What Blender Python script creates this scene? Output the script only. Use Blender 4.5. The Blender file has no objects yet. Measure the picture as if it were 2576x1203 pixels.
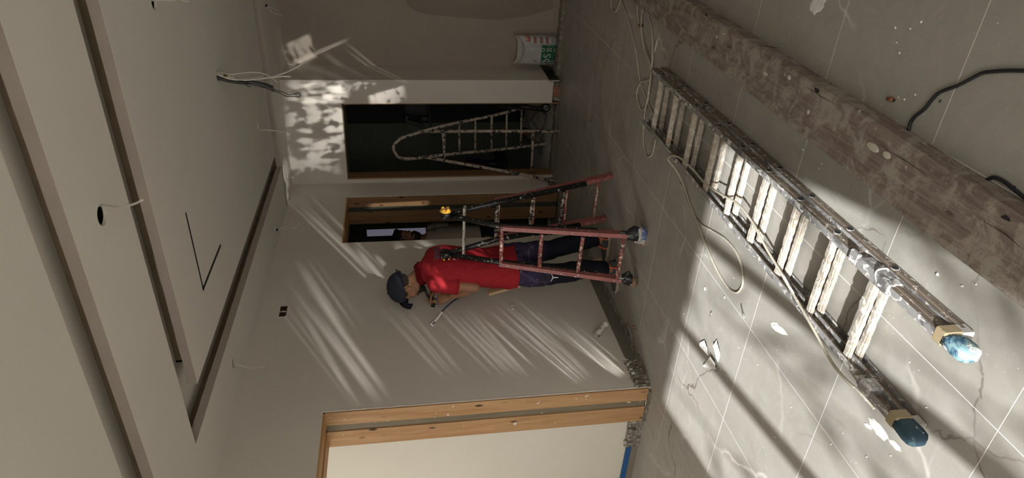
import bpy, bmesh, math, random
import numpy as np
from mathutils import Vector, Matrix, noise as mnoise
from mathutils.bvhtree import BVHTree
random.seed(7)
S = bpy.context.scene
COL = S.collection
# ------------------------------------------------------------------ camera (the picture is a portrait shot lying on its side)
FPX, YAW, PIT, ROL, HC = 1681.209, math.radians(-31.598301), math.radians(-9.319995), math.radians(-2.196086), 1.6
cy, sy, cp, sp, cr, sr = math.cos(YAW), math.sin(YAW), math.cos(PIT), math.sin(PIT), math.cos(ROL), math.sin(ROL)
FW = np.array([sy*cp, cy*cp, sp]); RT = np.array([cy, -sy, 0.0]); UP = np.cross(RT, FW)
R2 = cr*RT + sr*UP; U2 = -sr*RT + cr*UP
RC = np.array([R2, U2, FW]); CAM = np.array([0, 0, HC])
cam = bpy.data.objects.new('camera', bpy.data.cameras.new('camera')); COL.objects.link(cam)
mx = Matrix((Vector(-U2), Vector(R2), Vector(-FW))).transposed().to_4x4(); mx.translation = Vector(CAM)
cam.matrix_world = mx
cam.data.sensor_fit = 'HORIZONTAL'; cam.data.sensor_width = 36.0; cam.data.lens = FPX/2576*36
cam.data.clip_start = .05; cam.data.clip_end = 200
S.camera = cam
# ------------------------------------------------------------------ measuring helpers: photograph pixel -> point on a real plane
def ray(x, y):
    return RC.T @ np.array([601.5-y, 1288-x, FPX])
def at_z(x, y, z=0.0): v = ray(x, y); return Vector(CAM + v*(z-HC)/v[2])
def at_x(x, y, X): v = ray(x, y); return Vector(CAM + v*X/v[0])
def at_y(x, y, Y): v = ray(x, y); return Vector(CAM + v*Y/v[1])
def at_pl(x, y, P, n):
    v = ray(x, y); P = np.array(P); n = np.array(n); return Vector(CAM + v*(n@(P-CAM))/(n@v))

# ------------------------------------------------------------------ world, sun, daylight at the windows, exposure
S.view_settings.view_transform = 'Standard'; S.view_settings.look = 'None'
S.view_settings.exposure = 0.0; S.view_settings.gamma = 1.0; S.view_settings.use_curve_mapping = False
W = bpy.data.worlds.new('sky'); S.world = W; W.use_nodes = True
bg = W.node_tree.nodes['Background']; bg.inputs[0].default_value = (.80, .88, 1.0, 1); bg.inputs[1].default_value = 0.55
def light(name, kind, loc, energy, color=(1, 1, 1), direction=None, **kw):
    d = bpy.data.lights.new(name, kind); d.energy = energy; d.color = color
    for k, v in kw.items(): setattr(d, k, v)
    o = bpy.data.objects.new(name, d); COL.objects.link(o); o.location = loc
    if direction is not None: o.rotation_euler = Vector(direction).to_track_quat('-Z', 'Y').to_euler()
    return o
SUN_DIR = (-.19, 1, -.5)
light('sun', 'SUN', (3, -12, 8), 11.5, (.97, .985, 1.0), SUN_DIR, angle=math.radians(.75))
light('sky_light_left', 'AREA', (-1.3, -1.46, 1.35), 46, (1.0, .935, .84), (0, .62, -.8), shape='RECTANGLE', size=1.7, size_y=2.0)
light('sky_light_right', 'AREA', (1.5, -1.46, 1.4), 34, (1.0, .935, .84), (-.15, .62, -.8), shape='RECTANGLE', size=1.6, size_y=1.9)
light('passage_fill', 'AREA', (-4.3, 1.0, 2.3), 30, (1.0, .955, .87), (-.1, .8, -.6), shape='RECTANGLE', size=1.0, size_y=.8)  # added fill lamp that brightens the passage; no window stands there

# glints: added narrow lamps just above the floor patch imitate sun thrown back up by the glossy tiles, rising the way the sun falls (1 : 0.5)
def glint(src, A, B, width, gain, normal, noise=None, soft=.5, col=(1.0, .985, .95)):
    """soft bar of light from src that runs from A to B on a wall, width across; gain is the added wall brightness"""
    src, A, B = Vector(src), Vector(A), Vector(B); M_ = (A+B)/2
    a, b = (A-src).normalized(), (B-src).normalized(); d = (a+b).normalized(); dist = (M_-src).length
    x = (a-b); x = (x-d*x.dot(d)).normalized(); y = (-d).cross(x)
    hu = math.tan(a.angle(b)/2); hv = width/2/dist
    P = gain*math.pi/.68*dist*dist/max(.12, abs(d.dot(Vector(normal))))*4*math.pi
    L = bpy.data.lights.new('glint_stand_in', 'SPOT'); L.energy = P; L.color = col; L.shadow_soft_size = .008
    L.spot_size = 2*math.atan(math.hypot(hu, hv)*1.05); L.spot_blend = .1
    o = bpy.data.objects.new('glint_stand_in', L); COL.objects.link(o)
    m = Matrix((x, y, -d)).transposed().to_4x4(); m.translation = src; o.matrix_world = m
    L.use_nodes = True; nt = L.node_tree; em = [n for n in nt.nodes if n.type == 'EMISSION'][0]
    N = nt.nodes.new; tc = N('ShaderNodeTexCoord'); sp = N('ShaderNodeSeparateXYZ'); nt.links.new(tc.outputs['Normal'], sp.inputs[0])
    def mt(op, p, q=0.0):
        n = N('ShaderNodeMath'); n.operation = op
        for i, v_ in enumerate((p, q)):
            if isinstance(v_, (int, float)): n.inputs[i].default_value = v_
            else: nt.links.new(v_, n.inputs[i])
        return n.outputs[0]
    az = mt('MAXIMUM', mt('ABSOLUTE', sp.outputs[2]), .05); u = mt('DIVIDE', sp.outputs[0], az); v_ = mt('DIVIDE', sp.outputs[1], az)
    def edge(val, h, sf):
        n = N('ShaderNodeMapRange'); n.interpolation_type = 'SMOOTHSTEP'
        nt.links.new(mt('ABSOLUTE', val), n.inputs[0]); n.inputs[1].default_value = h; n.inputs[2].default_value = h*(1-sf); n.inputs[3].default_value = 0; n.inputs[4].default_value = 1
        return n.outputs[0]
    m_ = mt('MULTIPLY', edge(u, hu, soft), edge(v_, hv, soft if noise is None else .25))
    if noise:
        su, sv, lo, hi, seed = noise
        cb = N('ShaderNodeCombineXYZ'); nt.links.new(mt('MULTIPLY', u, su), cb.inputs[0]); nt.links.new(mt('MULTIPLY', v_, sv), cb.inputs[1]); cb.inputs[2].default_value = seed
        tx = N('ShaderNodeTexNoise'); tx.inputs['Scale'].default_value = 1; tx.inputs['Detail'].default_value = 2.5; tx.inputs['Roughness'].default_value = .5; nt.links.new(cb.outputs[0], tx.inputs['Vector'])
        r = N('ShaderNodeMapRange'); r.interpolation_type = 'SMOOTHSTEP'; nt.links.new(tx.outputs['Fac'], r.inputs[0]); r.inputs[1].default_value = lo; r.inputs[2].default_value = hi; r.inputs[3].default_value = 0; r.inputs[4].default_value = 1
        m_ = mt('MULTIPLY', m_, r.outputs[0])
    nt.links.new(m_, em.inputs['Strength'])
    return o
WLX, WBY, WHY = -3.106, 6.25, 6.70
for x0, y0, x1, y1, w, g, st, src in (
    (735, 480, 1000, 745, .24, .15, (1.2, 60, .42, .58, 1.0), (-.55, 1.0, .03)), (752, 515, 940, 690, .05, .08, None, (-.55, 1.0, .03)), (885, 612, 985, 728, .06, .17, None, (-.55, 1.0, .03)), (935, 632, 1005, 708, .06, .14, None, (-.55, 1.0, .03)), (985, 606, 1060, 668, .12, .14, None, (-.55, 1.0, .03)), (1030, 604, 1150, 655, .16, .16, (1.2, 60, .44, .58, 6.0), (-.55, 1.0, .03)),
    (700, 690, 955, 1035, .34, .15, (1.2, 50, .46, .60, 2.0), None), (735, 745, 905, 1030, .06, .10, None, None), (775, 760, 965, 1025, .08, .10, None, None), (760, 640, 900, 840, .22, .09, (1.2, 50, .44, .60, 9.0), (-.55, .6, .03)),
    (985, 765, 1150, 955, .20, .11, (1.0, 60, .47, .58, 3.0), None), (1105, 745, 1300, 955, .26, .12, (1.0, 60, .47, .58, 4.0), None), (1225, 735, 1480, 965, .26, .13, (1.0, 72, .46, .56, 5.0), None), (1300, 735, 1570, 950, .20, .14, (1.0, 80, .45, .55, 7.0), None)):
    A_, B_ = at_x(x0, y0, WLX), at_x(x1, y1, WLX); ys = B_.y-max(.25, (B_.z-.03)/.5)
    glint(src or (WLX+.20*((A_.y+B_.y)/2-ys)+.03, ys, .025), A_, B_, w, g, (1, 0, 0), st, .7)
rg_ = random.Random(4)
for k in range(18):          # the fine parallel streaks low on the wall
    t_ = k/17; x0 = 1085+262*t_+rg_.uniform(-6, 6); y0 = 800-70*t_+rg_.uniform(-12, 12); L_ = rg_.uniform(.55, 1.0); x1 = x0+(165+65*t_)*L_; y1 = y0+(165+35*t_)*L_
    A_, B_ = at_x(x0, y0, WLX), at_x(x1, y1, WLX); ys = B_.y-max(.25, (B_.z-.03)/.5)
    glint((WLX+.20*((A_.y+B_.y)/2-ys)+.03, ys, .025), A_, B_, rg_.uniform(.012, .034), rg_.uniform(.06, .15)*(.6+.5*t_), (1, 0, 0), None, .8)
src = (-1.42, 1.78, .03)
glint(src, at_y(705, 330, WBY), at_y(880, 330, WBY), 1.12, .70, (0, 1, 0), (40, 64, .42, .57, 1.3), .30)
glint(src, at_y(745, 233, WBY), at_y(870, 233, WBY), .24, .55, (0, 1, 0), (45, 95, .40, .56, 4.1), .3)
glint(src, at_y(925, 262, WBY), at_y(1028, 232, WBY), .17, .60, (0, 1, 0), (60, 70, .36, .50, 2.2), .3)
glint(src, at_y(870, 215, WBY), at_y(960, 222, WBY), .10, .30, (0, 1, 0), (110, 60, .50, .62, 5.5), .3)
glint((-1.0, 1.9, .03), at_y(712, 150, WHY), at_y(800, 108, WHY), .26, .42, (0, 1, 0), (95, 40, .38, .60, 3.3), .35)
glint((-1.0, 1.9, .03), at_y(700, 178, WHY), at_y(890, 94, WHY), .026, .34, (0, 1, 0), None, .6)
glint((-1.0, 1.9, .03), at_y(700, 170, WHY), at_y(890, 90, WHY), .016, .26, (0, 1, 0), None, .6)
for x0, y0, x1, y1, w, g in ((855, 95, 995, 210, .035, .15), (862, 118, 975, 205, .03, .13), (800, 120, 900, 200, .07, .09), (740, 150, 840, 200, .10, .08)):
    glint((-1.0, 1.9, .03), at_y(x0, y0, WHY), at_y(x1, y1, WHY), w, g, (0, 1, 0), None, .7)
glint((-2.35, 1.7, .03), at_z(712, 395, 2.657), at_z(735, 520, 2.657), .20, .16, (0, 0, 1), (30, 60, .38, .6, 2.9), .4)
glint((-1.02, 2.46, .03), at_y(915, 520, 5.94), at_y(1085, 511, 5.94), .055, .42, (0, 1, 0), (90, 60, .22, .45, .7), .3)

# ------------------------------------------------------------------ materials
def node(nt, t, **kw):
    n = nt.nodes.new(t)
    for k, v in kw.items(): setattr(n, k, v)
    return n
class MT:
    """small helper that strings shader nodes together"""
    def __init__(s, name, rough=.6, metal=0.0, world=True, spec=.5):
        s.m = bpy.data.materials.new(name); s.m.use_nodes = True; s.nt = s.m.node_tree
        s.b = s.nt.nodes['Principled BSDF']; s.b.inputs['Roughness'].default_value = rough
        s.b.inputs['Metallic'].default_value = metal; s.b.inputs['Specular IOR Level'].default_value = spec
        if world: s.co = node(s.nt, 'ShaderNodeNewGeometry').outputs['Position']
        else: s.co = node(s.nt, 'ShaderNodeTexCoord').outputs['Object']
    def L(s, a, b): s.nt.links.new(a, b)
    def map(s, scale=(1, 1, 1), rot=(0, 0, 0), loc=(0, 0, 0), src=None):
        n = node(s.nt, 'ShaderNodeMapping'); s.L(src or s.co, n.inputs[0])
        n.inputs['Scale'].default_value = scale; n.inputs['Rotation'].default_value = rot; n.inputs['Location'].default_value = loc
        return n.outputs[0]
    def noise(s, scale, detail=3, rough=.55, dist=0.0, src=None):
        n = node(s.nt, 'ShaderNodeTexNoise'); s.L(src or s.co, n.inputs['Vector'])
        n.inputs['Scale'].default_value = scale; n.inputs['Detail'].default_value = detail
        n.inputs['Roughness'].default_value = rough; n.inputs['Distortion'].default_value = dist
        return n.outputs['Fac']
    def voro(s, scale, feature='F1', src=None, rand=1.0):
        n = node(s.nt, 'ShaderNodeTexVoronoi', feature=feature); s.L(src or s.co, n.inputs['Vector'])
        n.inputs['Scale'].default_value = scale; n.inputs['Randomness'].default_value = rand
        return n.outputs['Distance']
    def ramp(s, fac, stops):
        n = node(s.nt, 'ShaderNodeValToRGB'); s.L(fac, n.inputs[0]); e = n.color_ramp.elements
        while len(e) < len(stops): e.new(.5)
        for q, (p, c) in zip(e, stops):
            q.position = p; q.color = (c, c, c, 1) if isinstance(c, (int, float)) else (*c, 1)
        return n.outputs[0]
    def mix(s, fac, a, b, blend='MIX'):
        n = node(s.nt, 'ShaderNodeMix', data_type='RGBA', blend_type=blend)
        for i, v in ((0, fac), (6, a), (7, b)):
            if isinstance(v, (int, float)): n.inputs[i].default_value = v if i == 0 else (v, v, v, 1)
            elif isinstance(v, tuple): n.inputs[i].default_value = (*v, 1)
            else: s.L(v, n.inputs[i])
        return n.outputs[2]
    def math(s, op, a, b=0.0, c=0.0):
        n = node(s.nt, 'ShaderNodeMath', operation=op)
        for i, v in enumerate((a, b, c)):
            if isinstance(v, (int, float)): n.inputs[i].default_value = v
            else: s.L(v, n.inputs[i])
        return n.outputs[0]
    def distort(s, scale, amt):
        n = node(s.nt, 'ShaderNodeTexNoise'); s.L(s.co, n.inputs['Vector']); n.inputs['Scale'].default_value = scale
        n.inputs['Detail'].default_value = 4
        v = node(s.nt, 'ShaderNodeVectorMath', operation='MULTIPLY_ADD'); s.L(n.outputs['Color'], v.inputs[0])
        v.inputs[1].default_value = (amt, amt, amt); s.L(s.co, v.inputs[2]); return v.outputs[0]
    def color(s, c):
        if isinstance(c, tuple): s.b.inputs['Base Color'].default_value = (*c, 1)
        else: s.L(c, s.b.inputs['Base Color'])
        return s
    def roughness(s, f): s.L(f, s.b.inputs['Roughness']); return s
    def bump(s, h, strength=.3, dist=.01):
        n = node(s.nt, 'ShaderNodeBump'); n.inputs['Strength'].default_value = strength; n.inputs['Distance'].default_value = dist
        s.L(h, n.inputs['Height']); s.L(n.outputs[0], s.b.inputs['Normal']); return s

def plain(name, c, rough=.6, metal=0.0, var=.12, scale=20, spec=.5):
    t = MT(name, rough, metal, spec=spec); n = t.noise(scale, 4)
    t.color(t.mix(t.ramp(n, [(.3, 0.0), (.7, 1.0)]), tuple(x*(1-var) for x in c), tuple(min(1, x*(1+var)) for x in c)))
    t.bump(n, .08, .003); return t.m
def plaster(name, c, dirt=.10):
    t = MT(name, .85, spec=.25)
    a = t.noise(1.3, 4, .6); b = t.noise(9, 5, .6, 1.5); sm = t.noise(2.6, 6, .7, 2.5, t.map((1, 1, 3)))
    col = t.mix(t.ramp(a, [(.3, 0.0), (.7, 1.0)]), tuple(x*(1-dirt) for x in c), c)
    col = t.mix(t.ramp(sm, [(.55, 0.0), (.75, .35)]), col, tuple(min(1, x*1.07) for x in c))
    col = t.mix(t.ramp(t.noise(60, 2), [(.70, 0.0), (.76, .25)]), col, (.86, .84, .80))
    t.color(col).bump(b, .10, .004); return t.m
def spatter(name, base, splash, amount=.5, scale=30, rough=.45, metal=0.0, second=None, amount2=.6, stretch=(1, 1, 1)):
    """paint or bare metal with thrown plaster and paint drops on it"""
    t = MT(name, rough, metal)
    src = t.map(stretch)
    n = t.noise(scale, 5, .65, .6, src); n2 = t.noise(scale*.35, 5, .7, .8, t.map(stretch, loc=(3.1, 1.7, .4)))
    sh = t.noise(scale*.2, 3)
    col = t.mix(t.ramp(sh, [(.3, 0.0), (.7, 1.0)]), tuple(x*.72 for x in base), base)
    if second: col = t.mix(t.ramp(n2, [(amount2, 0.0), (amount2+.05, 1.0)]), col, second)
    mask = t.ramp(n, [(amount, 0.0), (amount+.035, 1.0)])
    col = t.mix(mask, col, splash)
    t.color(col); t.bump(mask, .5, .003)
    if metal: t.L(t.math('MULTIPLY', t.math('SUBTRACT', 1.0, mask), metal), t.b.inputs['Metallic'])
    return t.m
def wood(name, c1, c2, knot, axis, scale=1.0, stain=None, rough=.6, spl=None, knots=True):
    """grain runs along the given axis (0 x, 1 y, 2 z)"""
    t = MT(name, rough, spec=.3)
    k = [9.0*scale]*3; k[axis] = .55*scale
    k2 = [60.0*scale]*3; k2[axis] = 1.6*scale
    d = t.distort(3.0, .05)
    g = t.noise(2.2, 4, .6, 1.2, t.map(tuple(k), src=d)); f = t.noise(2.0, 3, .6, .3, t.map(tuple(k2)))
    col = t.mix(t.ramp(g, [(.32, 0.0), (.5, .55), (.68, 1.0)]), c1, c2)
    col = t.mix(t.ramp(f, [(.45, 0.0), (.75, .55)]), col, tuple(x*.62 for x in c1))
    if knots:
        kk = [11.0]*3; kk[axis] = 4.2
        v = t.voro(1.0, 'F1', t.map(tuple(kk), loc=(.3, .2, .1)))
        col = t.mix(t.ramp(v, [(.07, 1.0), (.10, .6), (.15, 0.0)]), col, knot)
    if stain: col = t.mix(t.ramp(t.noise(11, 7, .75, .6), [(.47, 0.0), (.60, .85)]), col, stain)
    if spl: col = t.mix(t.ramp(t.noise(26, 3, .5, .5), [(.70, 0.0), (.72, 1.0)]), col, spl)
    t.color(col); t.bump(f, .35, .003); return t.m

M = {}
M['wall'] = plaster('wall plaster', (.70, .65, .575), .08)
M['wall_back'] = plaster('wall plaster grey', (.66, .61, .54), .12)
M['wall_hall'] = plaster('shade darkened hall plaster', (.36, .31, .255), .14)  # wall plaster darkened, the hall's shade put into its colour
M['ceiling'] = plaster('ceiling board', (.72, .675, .595), .07)
M['dark_room'] = plaster('shaded green grey render', (.085, .092, .072), .25)  # green grey wall, its colour darkened for the unlit room
M['black_room'] = plain('shade black render', (.012, .012, .012), .9)  # near black colour stands for the darkness of the unlit room
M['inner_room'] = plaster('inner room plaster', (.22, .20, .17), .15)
M['passage'] = plaster('passage plaster', (.66, .62, .545), .05)
M['pine'] = wood('pine lining', (.40, .215, .100), (.50, .310, .160), (.055, .025, .013), 2, 1.0, spl=(.72, .68, .60))
M['pine_shaded'] = wood('pine lining', (.25, .135, .062), (.32, .185, .09), (.05, .022, .010), 2, 1.0)  # same pine in a darker copy, for the shaded doorways
M['pine_head'] = wood('pine head lining', (.50, .26, .10), (.58, .35, .16), (.07, .03, .014), 1, 1.0)
M['chip'] = wood('grey board in the groove', (.16, .13, .085), (.21, .175, .12), (.1, .08, .06), 2, 1.0, knots=False, spl=(.6, .58, .5))
M['lath'] = wood('pale lath', (.62, .44, .24), (.72, .55, .33), (.3, .16, .08), 2, 1.2, knots=False)
M['plank'] = wood('weathered plank', (.150, .112, .094), (.25, .205, .175), (.045, .035, .03), 1, 1.9, stain=(.33, .30, .25), rough=.85, spl=(.50, .46, .38))
M['red'] = spatter('worn red paint', (.36, .115, .108), (.62, .50, .42), .60, 34, .45, 0, (.20, .05, .045), .60)
M['red_rung'] = spatter('red rung with splashes', (.34, .085, .075), (.58, .47, .38), .53, 40, .5, 0, (.13, .04, .035), .52)
M['black'] = spatter('black paint with white drops', (.008, .008, .008), (.72, .70, .64), .615, 46, .28, 0)
M['cream'] = spatter('chipped cream paint', (.50, .42, .34), (.012, .012, .018), .53, 34, .5, 0)
M['alu'] = spatter('dusty aluminium', (.20, .160, .122), (.46, .42, .365), .575, 42, .65, .08, (.125, .095, .07), .55, (1, .7, 1))
M['alu_flange'] = spatter('scuffed aluminium edge', (.29, .28, .27), (.58, .56, .525), .55, 40, .6, .1, (.12, .115, .115), .53, (1, .6, 1))
M['rung'] = spatter('rung caked with plaster', (.42, .365, .295), (.50, .455, .385), .50, 34, .85, 0, (.44, .24, .155), .60)
M['blue'] = spatter('blue rubber', (.022, .058, .085), (.62, .66, .64), .66, 24, .7, 0, (.075, .14, .155), .52)
M['blue_white'] = spatter('blue and white rubber', (.035, .105, .18), (.62, .63, .60), .49, 17, .7, 0, (.20, .33, .35), .50)
M['foot_tape'] = spatter('dirty tape', (.33, .26, .15), (.2, .15, .1), .6, 20, .7)
M['dark'] = plain('dark void shade', (.010, .010, .010), .9)
M['hole'] = plain('hole edge', (.35, .32, .28), .9)
M['cable_w'] = plain('white cable sheath', (.66, .63, .56), .5)
M['cable_g'] = plain('dark grey cable sheath', (.045, .05, .05), .5)
M['cable_k'] = plain('black cable', (.012, .013, .016), .45)
M['cable_b'] = spatter('navy cable with plaster', (.015, .02, .055), (.55, .55, .55), .66, 60, .5)
M['cable_f'] = spatter('ivory cable', (.50, .46, .37), (.66, .62, .54), .6, 30, .5)
M['mortar'] = spatter('rough mortar', (.20, .18, .15), (.38, .35, .30), .52, 38, .95, 0, (.11, .095, .075), .55)
M['screed'] = spatter('rough screed', (.20, .175, .14), (.30, .265, .22), .55, 26, .95, 0, (.14, .12, .095), .55)
M['granite'] = spatter('black granite', (.014, .014, .012), (.06, .055, .045), .64, 60, .3)
M['granite_edge'] = plain('cut granite edge', (.42, .38, .33), .8)
M['chips'] = plain('plaster chip', (.78, .76, .70), .9)
M['tape'] = plain('blue masking tape', (.012, .085, .26), .6)
M['copper'] = plain('copper', (.42, .17, .09), .4, .7)
M['steel'] = plain('worn steel', (.30, .30, .30), .35, .8)
M['yellow'] = plain('yellow plastic', (.80, .46, .05), .4)
M['orange'] = plain('orange webbing', (.72, .13, .035), .6)
M['skin1'] = plain('tanned skin', (.33, .165, .09), .55, 0, .10, 14)
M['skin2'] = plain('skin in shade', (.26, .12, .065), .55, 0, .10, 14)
M['hair'] = plain('dark hair', (.010, .008, .007), .8, 0, .3, 90)
M['cap'] = plain('navy cap cloth', (.016, .019, .034), .85, 0, .15, 60)
M['shirt'] = plain('red polo cloth', (.36, .020, .028), .85, 0, .10, 50, .2)
M['shirt_dark'] = plain('red rib cloth', (.33, .017, .025), .85, 0, .10, 60, .2)
M['tee'] = plain('heather grey cloth', (.46, .40, .345), .9, 0, .18, 120, .2)
M['ink_blue'] = plain('blue grey print', (.10, .14, .26), .7)
M['ink_white'] = plain('white print', (.75, .72, .70), .7)
M['ink_black'] = plain('black print', (.012, .012, .012), .7)
M['shoe'] = plain('dark grey shoe cloth', (.055, .058, .062), .8)
M['sole'] = plain('beige sole', (.42, .35, .27), .7)
M['bagk'] = plain('black plastic bag', (.012, .012, .013), .3)
M['bagw'] = plain('pale plastic bag', (.42, .41, .40), .4)
M['bagb'] = plain('brown sacking', (.24, .16, .10), .8)
M['paper'] = plain('sack paper', (.76, .74, .70), .75, 0, .06, 9)
M['green'] = plain('green print', (.012, .115, .05), .7)
M['redink'] = plain('red print', (.36, .025, .025), .7)
M['sacking'] = plain('grey sheeting', (.14, .13, .11), .7, 0, .35, 7)
M['dim_cloth'] = plain('dim cloth', (.055, .058, .055), .8, 0, .3, 12)
M['leaf'] = plain('bamboo leaf', (.07, .13, .03), .6)
M['cane'] = plain('bamboo cane', (.20, .22, .07), .5)
M['frame'] = plain('window frame', (.10, .10, .10), .5)
M['box_red'] = plain('dark red box', (.055, .007, .007), .5)
M['eye'] = plain('eye', (.16, .13, .11), .4)

# navy work trousers: purple upper part, near black below, white plaster cracks
t = MT('navy work trousers', .9, spec=.2)
z = node(t.nt, 'ShaderNodeSeparateXYZ'); t.L(t.co, z.inputs[0])
up_ = t.ramp(z.outputs[2], [(.50, 0.0), (.66, 1.0)])
base = t.mix(up_, (.010, .010, .017), (.045, .034, .075))
vein = t.ramp(t.voro(7, 'DISTANCE_TO_EDGE', t.distort(6, .12)), [(.0, .8), (.05, 0.0)])
base = t.mix(t.math('MULTIPLY', vein, up_), base, (.13, .09, .17))
base = t.mix(t.math('MULTIPLY', t.ramp(t.noise(30, 5, .7), [(.62, 0.0), (.68, .8)]), up_), base, (.30, .28, .30))
t.color(base); M['trousers'] = t.m
M['trousers2'] = plain('black trousers', (.012, .012, .014), .9)

# big grey floor tiles: veins, cracks, plaster smears, white specks
t = MT('grey stone tile', .42, spec=.45)
base = t.mix(t.ramp(t.noise(.9, 5, .6, 1.0), [(.3, 0.0), (.7, 1.0)]), (.285, .270, .236), (.345, .328, .294))
base = t.mix(t.ramp(t.noise(5, 6, .7, 1.5), [(.45, 0.0), (.75, .45)]), base, (.41, .39, .35))
d1 = t.distort(2.2, .45)
v1 = t.voro(1.15, 'DISTANCE_TO_EDGE', d1)
brk = t.ramp(t.noise(1.7, 3), [(.50, 0.0), (.58, 1.0)])
base = t.mix(t.math('MULTIPLY', t.ramp(v1, [(.0, .75), (.008, .35), (.016, 0.0)]), brk), base, (.60, .57, .52))
v2 = t.voro(1.9, 'DISTANCE_TO_EDGE', t.distort(5.0, .22))
brk2 = t.ramp(t.noise(1.3, 3, src=t.map(loc=(5, 2, 1))), [(.53, 0.0), (.60, 1.0)])
base = t.mix(t.math('MULTIPLY', t.ramp(v2, [(.0, .85), (.006, .6), (.011, 0.0)]), brk2), base, (.10, .085, .065))
smear = t.noise(3.0, 6, .72, 2.0, t.map((1.0, 2.4, 1), (0, 0, .6)))
base = t.mix(t.ramp(smear, [(.60, 0.0), (.80, .40)]), base, (.52, .50, .46))
sc = t.noise(13, 3, .5, .2, t.map((9, .5, 1), (0, 0, .35)))
base = t.mix(t.ramp(sc, [(.70, 0.0), (.76, .28)]), base, (.60, .58, .54))
dots = t.ramp(t.noise(95, 2, .5), [(.70, 0.0), (.73, .9)])
base = t.mix(t.math('MULTIPLY', dots, t.ramp(t.noise(3.5, 3), [(.42, 0.1), (.6, 1.0)])), base, (.78, .76, .72))
dst = t.noise(1.0, 5, .65, .4, t.map((2.2, 26, 1), (0, 0, .12)))
sy_ = node(t.nt, 'ShaderNodeSeparateXYZ'); t.L(t.co, sy_.inputs[0]); far_ = t.ramp(t.math('DIVIDE', sy_.outputs[1], 10.0), [(.28, .15), (.40, 1.0)])
base = t.mix(t.math('MULTIPLY', far_, t.ramp(dst, [(.46, 0.0), (.72, .55)])), base, (.44, .41, .36))
base = t.mix(t.ramp(t.noise(2.3, 5, .7, 1.0, t.map(loc=(9, 4, 0))), [(.5, 0.0), (.72, .35)]), base, (.20, .18, .145))
oi = node(t.nt, 'ShaderNodeObjectInfo')
base = t.mix(t.ramp(oi.outputs['Random'], [(0.0, 0.0), (1.0, .10)]), base, (.22, .20, .16))
t.color(base); t.roughness(t.ramp(t.noise(7, 5, .7), [(.3, .34), (.7, .60)])); M['tile'] = t.m
t = MT('skirting tile', .5); t.color(t.mix(t.ramp(t.noise(2.5, 4), [(.3, 0.0), (.7, 1.0)]), (.150, .138, .105), (.20, .182, .145))); M['skirt'] = t.m
M['joint'] = plain('pale grout', (.66, .64, .60), .9)

# ------------------------------------------------------------------ mesh helpers (everything is written in world metres)
def org(p):
    v = Vector((0, 0, 0))
    while p is not None: v += p.location; p = p.parent
    return v
def obj(name, bm, mat=None, parent=None, smooth=False, kind=None):
    if isinstance(bm, bpy.types.Mesh): me = bm
    else:
        me = bpy.data.meshes.new(name); bm.to_mesh(me); bm.free()
    if mat is not None and not me.materials:
        for q in (mat if isinstance(mat, (list, tuple)) else [mat]): me.materials.append(q)
    if smooth:
        for p in me.polygons: p.use_smooth = True
    o = bpy.data.objects.new(name, me); COL.objects.link(o)
    if parent is not None:
        me.transform(Matrix.Translation(-org(parent))); o.parent = parent
    if kind: o['kind'] = kind
    return o
def tag(o, label, cat, group=None, kind=None):
    o['label'] = label; o['category'] = cat
    if group: o['group'] = group
    if kind: o['kind'] = kind
    return o
def thing(name, label, cat, loc, group=None):
    o = bpy.data.objects.new(name, None); COL.objects.link(o); o.location = loc; o.empty_display_size = .05
    return tag(o, label, cat, group)
def single(name, bm, mat, label, cat, group=None, smooth=False):
    """a thing that is one mesh: origin moved to its centre"""
    me = bpy.data.meshes.new(name); bm.to_mesh(me); bm.free()
    c = sum((v.co for v in me.vertices), Vector())/len(me.vertices)
    me.transform(Matrix.Translation(-c))
    o = obj(name, me, mat, None, smooth); o.location = c
    return tag(o, label, cat, group)
BM = bmesh.new
def box(bm, a, b):
    x0, y0, z0 = (min(a[i], b[i]) for i in range(3)); x1, y1, z1 = (max(a[i], b[i]) for i in range(3))
    v = [bm.verts.new(p) for p in ((x0,y0,z0),(x1,y0,z0),(x1,y1,z0),(x0,y1,z0),(x0,y0,z1),(x1,y0,z1),(x1,y1,z1),(x0,y1,z1))]
    for f in ((3,2,1,0),(4,5,6,7),(0,1,5,4),(1,2,6,5),(2,3,7,6),(3,0,4,7)): bm.faces.new([v[i] for i in f])
    return v
def boxm(a, b, bev=0):
    bm = BM(); box(bm, a, b)
    if bev: bmesh.ops.bevel(bm, geom=bm.edges[:], offset=bev, segments=1, affect='EDGES')
    return bm
def basis(d, up=(0, 0, 1)):
    d = Vector(d).normalized(); up = Vector(up)
    s = d.cross(up)
    if s.length < 1e-4: s = d.cross(Vector((1, 0, 0)))
    s.normalize(); return d, s, s.cross(d).normalized()
def beam(bm, p, q, w, h, up=(0, 0, 1), bev=0):
    """bar from p to q, w along the side direction, h along the up direction"""
    p, q = Vector(p), Vector(q); d, s, u = basis(q-p, up)
    ring = lambda c: [bm.verts.new(c+s*a*w/2+u*b*h/2) for a, b in ((-1,-1),(1,-1),(1,1),(-1,1))]
    A, B = ring(p), ring(q)
    for i in range(4): bm.faces.new((A[i], A[(i+1)%4], B[(i+1)%4], B[i]))
    bm.faces.new(A[::-1]); bm.faces.new(B)
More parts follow.
